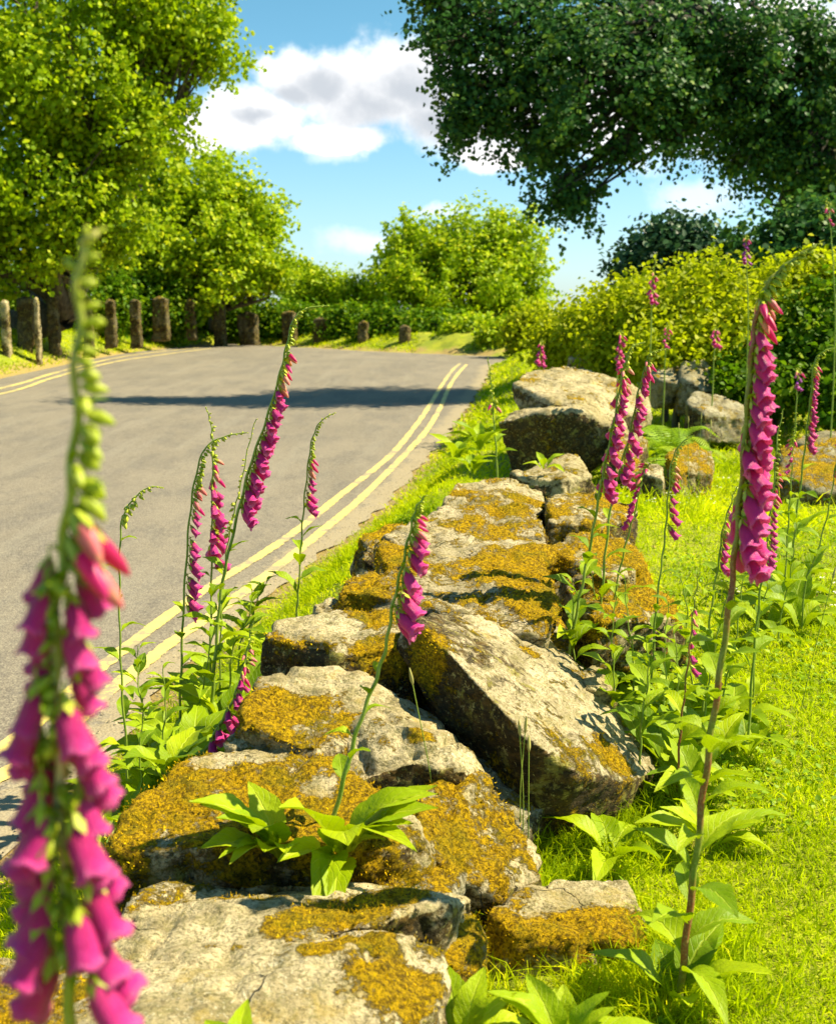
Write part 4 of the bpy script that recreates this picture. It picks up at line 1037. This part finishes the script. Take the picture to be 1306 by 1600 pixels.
# --- ferns
def fern(label, px, py, Yd, n, L, seed):
    rnd = random.Random(seed); p = P(px, py, Yd); p.z = H(p.x, p.y)
    root = empty('fern', p); tag(root, label, 'fern', 'ferns between the boulders')
    for i in range(n):
        o = az(i*137.5+rnd.uniform(-20, 20)); l = L*rnd.uniform(.75, 1.1); e = rnd.uniform(.8, 1.6)
        pts = catmull([Vector((0, 0, 0)), o*l*.3+Vector((0, 0, e*l*.35)), o*l*.7+Vector((0, 0, e*l*.45)), o*l*1.05+Vector((0, 0, e*l*.30))], 26)
        V, F = tube_arrays(pts, [.003*(1-k/28) for k in range(26)], 4); F3 = []; V = list(V); 
        for k in range(3, 26):
            t = k/25; d = (pts[min(k+1, 25)]-pts[k-1]).normalized(); s = d.cross(Vector((0, 0, 1))).normalized()
            pl = l*.30*math.sin(math.pi*(t*.9+.08))**.8
            for sg in (-1, 1):
                q = pts[k]; e1 = q+s*sg*pl+d*pl*.35-Vector((0, 0, pl*.15)); b = len(V); wv = d*l*.016
                for v in (q-wv, q+wv, q.lerp(e1, .6)+wv*.9, e1, q.lerp(e1, .6)-wv*.9): V.append((v.x, v.y, v.z))
                F3.append((b, b+1, b+2, b+3, b+4))
        vv = np.full(len(V), rnd.uniform(.3, .9))
        link('frond', mesh_np('frond', V, [np.array(F), np.array(F3)], M['fern'], False, {'v': vv}), root)
fern('largest bright fern between the boulders and the golden shrubs', 1045, 640, 8.6, 13, .36, 1)
fern('fern at the right shoulder of the big boulders', 1022, 700, 7.4, 11, .26, 2)
fern('fern half behind the dark upright slab', 1095, 600, 10.6, 10, .42, 3)
fern('small fern low beside the moss-draped block', 1075, 668, 8.0, 9, .28, 4)
# ------------------------------------------------------------------ leaf clouds
def leafcloud(centers, per, sig, size, g, up=.5, flat=.6, outward=None):
    n = len(centers)*per
    c = np.repeat(centers, per, 0)
    off = g.normal(0, 1, (n, 3))*sig; off[:, 2] *= flat
    p = c+off
    nrm = g.normal(0, .55, (n, 3)); nrm[:, 2] += up
    if outward is not None: nrm += np.repeat(outward, per, 0)*.55
    nrm /= np.linalg.norm(nrm, axis=1, keepdims=True)
    a = g.normal(0, 1, (n, 3)); a[:, 2] -= .35
    ax = a-nrm*np.sum(a*nrm, 1, keepdims=True); ax /= np.linalg.norm(ax, axis=1, keepdims=True)
    sd_ = np.cross(nrm, ax)
    L = (size*g.uniform(.65, 1.25, n))[:, None]; W = L*g.uniform(.36, .5, n)[:, None]
    up_ = nrm*W*.28
    V = np.stack([p, p+ax*L*.30+sd_*W+up_, p+ax*L*.68+sd_*W*.82+up_*.6, p+ax*L, p+ax*L*.68-sd_*W*.82+up_*.6, p+ax*L*.30-sd_*W+up_], 1).reshape(-1, 3)
    b = (np.arange(n)*6)[:, None]
    F = np.concatenate([b+np.array([[0, 1, 2, 3]]), b+np.array([[0, 3, 4, 5]])])
    cv = np.repeat(g.uniform(.2, .8, len(centers)), per)
    v = np.clip(cv*.5+.25+g.normal(0, .16, n), 0, 1)
    return V, F, np.repeat(v, 6)
def shell_points(blobs_, n, g, inner=.55):
    """points in the union of ellipsoids (center, radii), weighted to the outside, lumpy"""
    vol = np.array([r[0]*r[1]+r[0]*r[2]+r[1]*r[2] for c, r in blobs_]); vol /= vol.sum()
    out_, nor = [], []
    cnt = g.multinomial(int(n*1.35), vol)
    for (c, r), k in zip(blobs_, cnt):
        d = g.normal(0, 1, (k, 3)); d /= np.linalg.norm(d, axis=1, keepdims=True)
        ph = g.uniform(0, 6, 3)
        lump = 1+.13*np.sin(d[:, 0]*7+ph[0])*np.sin(d[:, 2]*6+ph[1])+.09*np.sin(d[:, 1]*9+ph[2])
        rad = (inner+(1-inner)*g.uniform(0, 1, k)**.55)*lump
        out_.append(np.array(c)+d*rad[:, None]*np.array(r)); nor.append(d)
    p = np.concatenate(out_); nn = np.concatenate(nor)
    # drop points deep inside another blob
    keep = np.ones(len(p), bool)
    for c, r in blobs_:
        keep &= (np.linalg.norm((p-np.array(c))/np.array(r), axis=1) > inner*.95)
    p, nn = p[keep], nn[keep]
    return p[:n], nn[:n]
def blob(px, py, Yd, rpx, ry=None, dy=1.0):
    c = P(px, py, Yd); r = rpx*mpp(Yd); rz = (ry or rpx)*mpp(Yd)
    return ((c.x, c.y, c.z), (r, r*dy, rz))
def plant(name, label, cat, blobs_, base, ncl, per, sig, size, mat, seed, trunk=.15, bark='bark', group=None, up=.5, inner=.55, flat=.7, zmin=None, limbs=True, twigs=120, part='crown', spray=None, sup=.5, forkpt=None, gap=None, limb=.55, arch=0.0):
    g = np.random.default_rng(seed); rnd = random.Random(seed)
    bz = H(base[0], base[1]); B = Vector((base[0], base[1], bz-.1))
    root = empty(name, B); tag(root, label, cat, group)
    pts, nor = shell_points(blobs_, ncl, g, inner)
    if zmin is not None: k = pts[:, 2] > zmin; pts, nor = pts[k], nor[k]
    if gap:
        fr_, th_ = gap; o_ = Vector((seed*3.7, seed*1.3, 0))
        k = np.array([noise.noise(Vector(q)*fr_+o_)+.45*noise.noise(Vector(q)*fr_*2.3+o_) > th_ for q in pts]); pts, nor = pts[k], nor[k]
    sp_ = spray if spray is not None else sig*3.2
    dr = nor*.8+g.normal(0, .45, nor.shape)+np.array([0, 0, sup]); dr /= np.linalg.norm(dr, axis=1, keepdims=True)
    ln = (sp_*g.uniform(.4, 1.25, len(pts)))[:, None]
    Vs, Fs, vs_, nb_ = [], [], [], 0
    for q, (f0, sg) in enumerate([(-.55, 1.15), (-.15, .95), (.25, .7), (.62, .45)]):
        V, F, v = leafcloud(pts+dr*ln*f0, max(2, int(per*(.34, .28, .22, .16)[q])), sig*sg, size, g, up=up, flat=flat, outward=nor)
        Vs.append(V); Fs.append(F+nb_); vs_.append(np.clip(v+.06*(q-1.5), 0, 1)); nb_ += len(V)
    V, F, v = np.concatenate(Vs), np.concatenate(Fs), np.concatenate(vs_)
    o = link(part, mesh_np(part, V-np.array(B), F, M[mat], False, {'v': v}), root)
    # trunk and limbs
    allc = sum((Vector(c) for c, r in blobs_), Vector())/len(blobs_)
    fork = B.lerp(Vector((allc.x, allc.y, max(bz+.3, min(c[2]-r[2]*.4 for c, r in blobs_)))), .8)
    if forkpt: fork = P(*forkpt)
    TV, TF = [], []
    def tube(p_, r_, s=7):
        a, b = tube_arrays(p_, r_, s, len(TV)); TV.extend(a); TF.extend(b)
    mid = B.lerp(fork, .5)+Vector((rnd.uniform(-.1, .1), 0, 0))*trunk*4
    tube(catmull([B, mid, fork], 10), [trunk*(1.35-.45*i/9) for i in range(10)], 10)
    for c, r in blobs_:
        c = Vector(c); m1 = fork.lerp(c, .35)+Vector((rnd.uniform(-.3, .3), rnd.uniform(-.3, .3), rnd.uniform(-.1, .35)))*r[0]; m3 = fork.lerp(c, .7)+Vector((rnd.uniform(-.3, .3), rnd.uniform(-.3, .3), rnd.uniform(-.2, .3)))*r[0]
        ht = Vector((0, 0, arch*(c-fork).length)); m1 += ht; m3 += ht*.9
        if arch and r[0] < .45:            # small hanging sprays grow from the nearest bigger bough
            nb_c = min((Vector(c2) for c2, r2 in blobs_ if r2[0] >= .45), key=lambda q: (q-c).length)
            lp = catmull([nb_c, nb_c.lerp(c, .5)+Vector((0, 0, .1)), c], 9); tube(lp, [.03*(1-.7*i/8) for i in range(9)], 5)
        else:
            lp = catmull([fork, m1, m3, c], 9)
            tube(lp, [trunk*limb*(1-.75*i/8) for i in range(9)], 6)
        near = [Vector(q) for q in pts[np.linalg.norm((pts-np.array(c))/np.array(r), axis=1) < 1.15][:]]
        rnd.shuffle(near)
        for q in near[:max(3, twigs//len(blobs_))]:
            s0 = lp[rnd.randint(3, 8)]; m2 = s0.lerp(q, .5)+Vector((rnd.uniform(-.1, .1), rnd.uniform(-.1, .1), rnd.uniform(-.05, .15)))*r[0]*.5
            tube(catmull([s0, m2, q], 6), [trunk*.13*(1-.8*i/5)+.004 for i in range(6)], 4)
    TV = np.array(TV)-np.array(B)
    link('trunk' if part == 'crown' else 'branches', mesh_np('trunk', TV, np.array(TF), M[bark], True), root)
    return root

# left sycamore
Ya = 30
plant('sycamore_tree', 'huge sunlit sycamore filling the upper left corner behind the granite posts', 'tree',
      [blob(40,-120,Ya,260), blob(250,-20,Ya-1,120), blob(330,70,Ya-.5,62,52), blob(235,120,Ya-1,95), blob(100,120,Ya-2,150,120), blob(-60,200,Ya-2,170), blob(175,215,Ya-1.5,95,70), blob(60,300,Ya-2,130,90), blob(170,330,Ya-1,80,70), blob(-40,400,Ya-2,120,70), blob(90,400,Ya-1.5,90,50), blob(285,20,Ya,95,60), blob(20,460,Ya+1,110,60), blob(150,440,Ya+1,80,50), blob(-60,300,Ya,130,120)],
      (-10.2, Ya), 3600, 46, .16, .12, 'sycamore', 11, trunk=.38, twigs=200, up=.35, spray=1.0, gap=(.7, -.08))
Yb = 40
plant('maple_tree', 'rounded sunlit maple leaning toward the sky left of the road, beyond the granite posts', 'tree',
      [blob(300,300,Yb,75,62), blob(385,340,Yb,62,52), blob(300,380,Yb-1,100,75), blob(400,410,Yb-1,58,52), blob(240,330,Yb,70), blob(230,420,Yb-1,80,60), blob(330,440,Yb-1.5,90,50), blob(425,350,Yb,26,22), blob(420,465,Yb-1,42,36)],
      (-6.9, Yb+1.5), 1950, 46, .17, .135, 'maple', 12, trunk=.2, twigs=160, up=.4, spray=1.1, sup=.7, gap=(1.0, -.04))
Yc = 46
plant('field_maple', 'compact rounded tree standing alone against the sky at the end of the road', 'tree',
      [blob(720,395,Yc,95,58), blob(648,402,Yc,60,52), blob(795,396,Yc,60,56), blob(715,450,Yc-1,130,62), blob(800,465,Yc-1,56,46), blob(640,470,Yc-1,60,42), blob(690,355,Yc,34,22), blob(765,360,Yc,34,24), blob(838,400,Yc,24,36), blob(830,450,Yc,26,40), blob(612,430,Yc,28,40)],
      (1.7, Yc+1), 1650, 46, .17, .145, 'maple', 13, trunk=.2, twigs=120, up=.4, inner=.5, sup=.9, spray=1.15, gap=(1.1, -.04))
# hedge bushes along the far bank
HG = 'bushes of the far hedge'
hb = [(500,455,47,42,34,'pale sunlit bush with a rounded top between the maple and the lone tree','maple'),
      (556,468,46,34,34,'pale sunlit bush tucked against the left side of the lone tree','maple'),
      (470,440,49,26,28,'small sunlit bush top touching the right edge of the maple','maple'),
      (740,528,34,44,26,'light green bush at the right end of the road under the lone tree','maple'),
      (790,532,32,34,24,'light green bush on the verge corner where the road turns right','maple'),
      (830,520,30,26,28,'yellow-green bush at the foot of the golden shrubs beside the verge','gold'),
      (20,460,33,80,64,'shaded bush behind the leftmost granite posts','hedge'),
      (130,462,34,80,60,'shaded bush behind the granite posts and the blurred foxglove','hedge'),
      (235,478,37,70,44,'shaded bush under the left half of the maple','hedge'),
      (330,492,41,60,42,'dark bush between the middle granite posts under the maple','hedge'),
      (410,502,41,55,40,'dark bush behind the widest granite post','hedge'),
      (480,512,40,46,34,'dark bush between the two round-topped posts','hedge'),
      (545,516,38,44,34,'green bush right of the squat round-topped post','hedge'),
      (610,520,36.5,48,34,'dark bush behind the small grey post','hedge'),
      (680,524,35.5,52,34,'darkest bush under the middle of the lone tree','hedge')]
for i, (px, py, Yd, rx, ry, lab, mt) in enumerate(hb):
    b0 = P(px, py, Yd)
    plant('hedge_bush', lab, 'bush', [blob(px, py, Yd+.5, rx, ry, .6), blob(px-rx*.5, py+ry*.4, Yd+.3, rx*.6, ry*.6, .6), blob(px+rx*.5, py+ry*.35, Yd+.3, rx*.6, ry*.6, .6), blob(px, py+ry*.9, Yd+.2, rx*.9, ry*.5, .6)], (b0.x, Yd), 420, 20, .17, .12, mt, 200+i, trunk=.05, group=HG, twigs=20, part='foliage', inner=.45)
# oak
Yo = 20
plant('oak_tree', 'great dark oak overhanging the upper right corner, its crown shaded underneath', 'tree',
      [blob(690,-20,Yo-1,60,40), blob(648,2,Yo-1,22,12), blob(722,205,Yo-1,26,14), blob(822,262,Yo-1,20,36), blob(868,322,Yo-1,18,26), blob(905,322,Yo-1,20,24), blob(962,238,Yo-1,22,24), blob(762,218,Yo-1,18,26), blob(1062,225,Yo-1,24,24), blob(700,40,Yo-1,44,40), blob(755,60,Yo-1,56,60), blob(790,150,Yo-1,84,78), blob(730,190,Yo-1,38,30), blob(850,230,Yo-1,74,62), blob(878,298,Yo-1,52,38), blob(905,120,Yo-1,130,120),
       blob(1010,155,Yo-1,95,66), blob(740,120,Yo-1,44,36), blob(665,6,Yo-1,34,22), blob(705,70,Yo-1.3,36,34), blob(725,130,Yo-1.3,40,44), blob(735,185,Yo-1.3,40,32), blob(800,20,Yo-1,70,60), blob(1030,70,Yo,160,110), blob(1120,165,Yo,105,72), blob(1210,120,Yo,170,150), blob(1200,250,Yo-.5,70,44), blob(1270,290,Yo,80,70), blob(1330,200,Yo,150,150), blob(900,-10,Yo,130,80), blob(1170,-20,Yo+.5,180,90), blob(1340,370,Yo,60,44)],
      (6.6, Yo+.8), 2900, 46, .115, .08, 'oak', 14, trunk=.42, bark='barkD', twigs=420, up=.5, inner=.35, flat=.75, spray=.75, sup=0.0, forkpt=(1265,235,Yo+.6), arch=.20, gap=(1.35, -.03), limb=.30)
Yd_ = 17
plant('hawthorn_bush', 'dark blue-green bush under the oak behind the golden shrubs', 'bush',
      [blob(1050,400,Yd_,62,48), blob(1000,425,Yd_,44,32), blob(1100,420,Yd_,60,42), blob(1070,370,Yd_,36,22), blob(975,440,Yd_,28,16)],
      (3.6, Yd_), 520, 24, .13, .085, 'dkshrub', 15, trunk=.08, bark='barkD', twigs=60, part='foliage')
plant('shade_bush', 'deep green leafy bush shading the foot of the oak trunk at the right edge', 'bush',
      [blob(1200,400,16,60,40), blob(1280,380,16,70,60), blob(1330,430,15.5,60,60), blob(1240,440,15.5,60,40)],
      (5.8, 16), 500, 24, .14, .09, 'oak', 16, trunk=.07, bark='barkD', twigs=60, part='foliage')
# golden shrubs on the bank
GS = 'golden shrubs on the bank'
gs = [(885,520,13,46,30,'lowest golden shrub at the left end of the bank beside the sky'),
      (930,500,12.5,50,38,'golden shrub behind the lichened boulder'),
      (985,480,12,56,42,'golden shrub below the dark blue-green bush'),
      (1045,470,11.5,60,48,'golden shrub in the middle of the bank above the ferns'),
      (1060,530,10.8,70,36,'low golden shrub right behind the dark upright slab'),
      (1110,450,11.3,60,46,'tallest golden shrub touching the shadow of the oak'),
      (1150,500,10.8,60,52,'golden shrub left of the tallest foxglove spire'),
      (970,535,11.8,56,24,'low golden shrub between lichened boulder and upright slab'),
      (1205,460,11.8,50,44,'golden shrub right behind the nodding foxglove tip')]
for i, (px, py, Yd, rx, ry, lab) in enumerate(gs):
    b0 = P(px, py, Yd)
    plant('golden_shrub', lab, 'shrub', [blob(px, py, Yd, rx*.8, ry*.75), blob(px-rx*.5, py+ry*.5, Yd-.3, rx*.6, ry*.6), blob(px+rx*.5, py+ry*.5, Yd-.3, rx*.6, ry*.6), blob(px, py+ry, Yd-.4, rx, ry*.7), blob(px+rx*.3, py-ry*.6, Yd, rx*.4, ry*.5)],
          (b0.x, Yd), 420, 18, .075, .05, 'gold', 300+i, trunk=.03, group=GS, twigs=50, part='foliage', inner=.5, up=.45, spray=.36, sup=.8)
HD = 'hedge bushes shaded by the oak'
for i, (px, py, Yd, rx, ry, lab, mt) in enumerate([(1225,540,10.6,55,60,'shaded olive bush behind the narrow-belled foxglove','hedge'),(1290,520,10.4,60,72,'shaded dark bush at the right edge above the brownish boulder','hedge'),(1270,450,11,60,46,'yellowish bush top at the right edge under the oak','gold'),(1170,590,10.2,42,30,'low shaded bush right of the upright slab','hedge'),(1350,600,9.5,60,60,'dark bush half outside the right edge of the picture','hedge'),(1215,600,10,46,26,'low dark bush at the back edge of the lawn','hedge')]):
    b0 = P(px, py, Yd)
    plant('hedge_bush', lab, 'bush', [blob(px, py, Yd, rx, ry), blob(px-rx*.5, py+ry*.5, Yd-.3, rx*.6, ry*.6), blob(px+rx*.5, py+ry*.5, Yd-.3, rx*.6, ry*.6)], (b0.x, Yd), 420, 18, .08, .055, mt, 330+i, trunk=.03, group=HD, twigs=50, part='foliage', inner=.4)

# ------------------------------------------------------------------ grass
g = np.random.default_rng(77)
def scatter(n, x0, x1, y0, y1, keep):
    x = g.uniform(x0, x1, n); y = g.uniform(y0, y1, n)
    k = keep(x, y); return x[k], y[k]
def view_ok(x, y):      # generous wedge around the seen ground, plus a margin for a step aside
    return (x > -.42*y-.6) & (x < .42*y+.6)
def wallzone(x, y):     # footprint of the wall, bare of grass
    cx = np.interp(y, [1.2, 2.2, 3.2, 4.8], [-.12, .0, .13, .30]); hw = np.interp(y, [1.2, 2.2, 4.8], [.30, .27, .22])
    return (np.abs(x-cx) < hw) & (y > .9) & (y < 4.9)
def lawn(x, y): return (~in_road(x, y)) & view_ok(x, y) & ~wallzone(x, y) & (seg_dist(x, y, INNER) > .03*g.uniform(0, 3, x.shape))
GV, GF4, GF3, GA = [], [], [], []; base_i = 0
def add_grass(x, y, h, w, up=1.2, lean=.5):
    global base_i
    z = Hn(x, y)-.004
    k = len(x); b = np.stack([x, y, z], 1)
    V, F, v = blades(b, g.normal(0, lean, (k, 3)), h, w, g, up=up, segs=2)
    tone = np.clip(.5+.35*np.sin(x*2.1+1)*np.sin(y*1.7)+.2*np.sin(x*9)*np.sin(y*8)+g.normal(0, .22, k), 0, 1)
    GV.append(V); GF4.append(F[0]+base_i); GF3.append(F[1]+base_i); GA.append(np.repeat(tone, 5)); base_i += len(V)
for (y0, y1, x1, n, h, w) in [(1.2, 2.4, 1.5, 120000, .030, .0013), (2.4, 4.2, 2.3, 130000, .032, .0018), (4.2, 8, 3.9, 80000, .036, .0028), (8, 14, 6, 45000, .05, .005), (14, 30, 4, 26000, .08, .010)]:
    x, y = scatter(n, -1.6, x1, y0, y1, lawn)
    add_grass(x, y, h*g.uniform(.5, 1.5, len(x)), w*g.uniform(.7, 1.3, len(x)), up=1.0, lean=.55)
# longer tussocks hugging stones and verge
def tussocks(cx, cy, n, sp, h, w):
    x = np.concatenate([a+g.normal(0, sp, n) for a in cx]); y = np.concatenate([b+g.normal(0, sp, n) for b in cy])
    k = ~in_road(x, y); x, y = x[k], y[k]
    add_grass(x, y, h*g.uniform(.5, 1.3, len(x)), np.full(len(x), w), up=1.0, lean=.55)
tp = [ray_z(px, py, .36) for px, py in [(800,1300),(830,1290),(860,1300),(900,1290),(950,1270),(870,1320),(780,1380),(760,1400),(740,1410),(1000,1270),(1040,1250),(880,1360),(1010,1450),(1000,1540),(1030,1500),(920,1300),(980,1330),(700,1560),(800,1560),(900,1570),(980,1570),(1120,1560),(1100,1470),(590,1590),(480,1590)]]
tussocks([p.x for p in tp], [p.y for p in tp], 330, .045, .085, .0014)
tp = [ray_z(px, py, .2) for px, py in [(150,1330),(190,1300),(240,1230),(300,1150),(370,1060),(440,990),(500,930),(540,880),(580,850),(620,810),(680,760),(720,720),(760,690)]]
tussocks([p.x for p in tp], [p.y for p in tp], 260, .09, .10, .002)
tp = [(3.0, 7.6), (2.0, 8.2), (1.6, 7.2), (2.6, 7.0), (2.2, 9.5), (3.2, 9.3), (1.2, 6.5), (1.75, 6.3), (2.9, 8.4)]
tussocks([p[0] for p in tp], [p[1] for p in tp], 500, .22, .16, .003)
# scattered taller blades and bents through the lawn
x, y = scatter(5200, -.2, 3.4, 1.5, 9, lawn)
k = np.sin(x*4.3+2)*np.sin(y*3.1) > -.1; x, y = x[k], y[k]
add_grass(x, y, .085*g.uniform(.5, 1.4, len(x)), np.full(len(x), .0014)*(1+y*.12), up=1.3, lean=.5)
# left verge far away
def lver(x, y): return (~in_road(x, y)) & (x < 0) & (seg_dist(x, y, OUTER) < 3.2)
x, y = scatter(120000, -12.5, 3, 16, 48, lver)
add_grass(x, y, .11*g.uniform(.4, 1.4, len(x)), .012*g.uniform(.7, 1.3, len(x)), up=1.0)
me = mesh_np('grass', np.concatenate(GV), [np.concatenate(GF4), np.concatenate(GF3)], M['grass'], False, {'v': np.concatenate(GA)})
tag(link('grass', me), 'short bright yellow-green grass of the lawn and verges', 'grass', kind='stuff')
# clover and small broad leaves in the lawn
x, y = scatter(9000, -.3, 3.2, 1.3, 7.5, lambda x, y: lawn(x, y) & (np.sin(x*5+1)*np.sin(y*4) > .1))
pts = np.stack([x, y, Hn(x, y)+.012], 1)
V, F, v = leafcloud(pts, 3, .010, .016, g, up=1.6, flat=.3)
tag(link('clover', mesh_np('clover', V, F, M['fern'], False, {'v': v})), 'patches of clover and small broad leaves in the lawn', 'clover', kind='stuff')
x, y = scatter(120, -.2, 2.8, 1.4, 6.5, lawn)
pts = np.stack([x, y, Hn(x, y)+.016], 1)
V, F, v = leafcloud(pts, 1, .004, .016, g, up=1.0, flat=.3)
tag(link('fallen_leaf', mesh_np('fallen_leaf', V, F, M['dry'])), 'small dry leaves scattered over the lawn', 'fallen leaves', kind='stuff')
x, y = scatter(900, .6, 3.2, 4.2, 8.5, lawn)
k = np.sin(x*3)*np.sin(y*2.3+1) > .25; x, y = x[k], y[k]
pts = np.stack([x, y, Hn(x, y)+.04], 1)
V, F, v = leafcloud(pts, 3, .004, .012, g, up=2.5, flat=.2)
tag(link('daisy', mesh_np('daisy', V, F, M['white'])), 'tiny white flowers dotting the far lawn', 'daisies', kind='stuff')
# grit between road and verge
x, y = scatter(26000, -2.5, 1.6, 2.0, 14, lambda x, y: (seg_dist(x, y, INNER) < .16) )
k = g.uniform(0, 1, len(x)) < 1.2-seg_dist(x, y, INNER)*6; x, y = x[k], y[k]
b = np.stack([x, y, np.where(in_road(x, y), zroad(y)+.010, Hn(x, y))], 1); s = g.uniform(.003, .009, len(x))[:, None]
V = np.stack([b+s*np.array(d) for d in [(1, 0, 0), (-.5, .8, 0), (-.5, -.8, 0), (0, 0, .8)]], 1).reshape(-1, 3)
bb = (np.arange(len(x))*4)[:, None]
F = np.concatenate([bb+np.array([[0, 1, 3]]), bb+np.array([[1, 2, 3]]), bb+np.array([[2, 0, 3]])])
m, T = newmat('grit_stone'); pos = T.n('ShaderNodeNewGeometry').outputs['Position']
out(T, T.n('ShaderNodeBsdfPrincipled', {'Base Color': T.mix(T.ramp(T.noise(pos, 90.0, 2), .4, .6), (.10, .08, .05), (.40, .33, .20)), 'Roughness': .9}).outputs[0])
tag(link('gravel', mesh_np('gravel', V, F, m)), 'loose grit strewn along the road edge by the verge', 'gravel', kind='stuff')
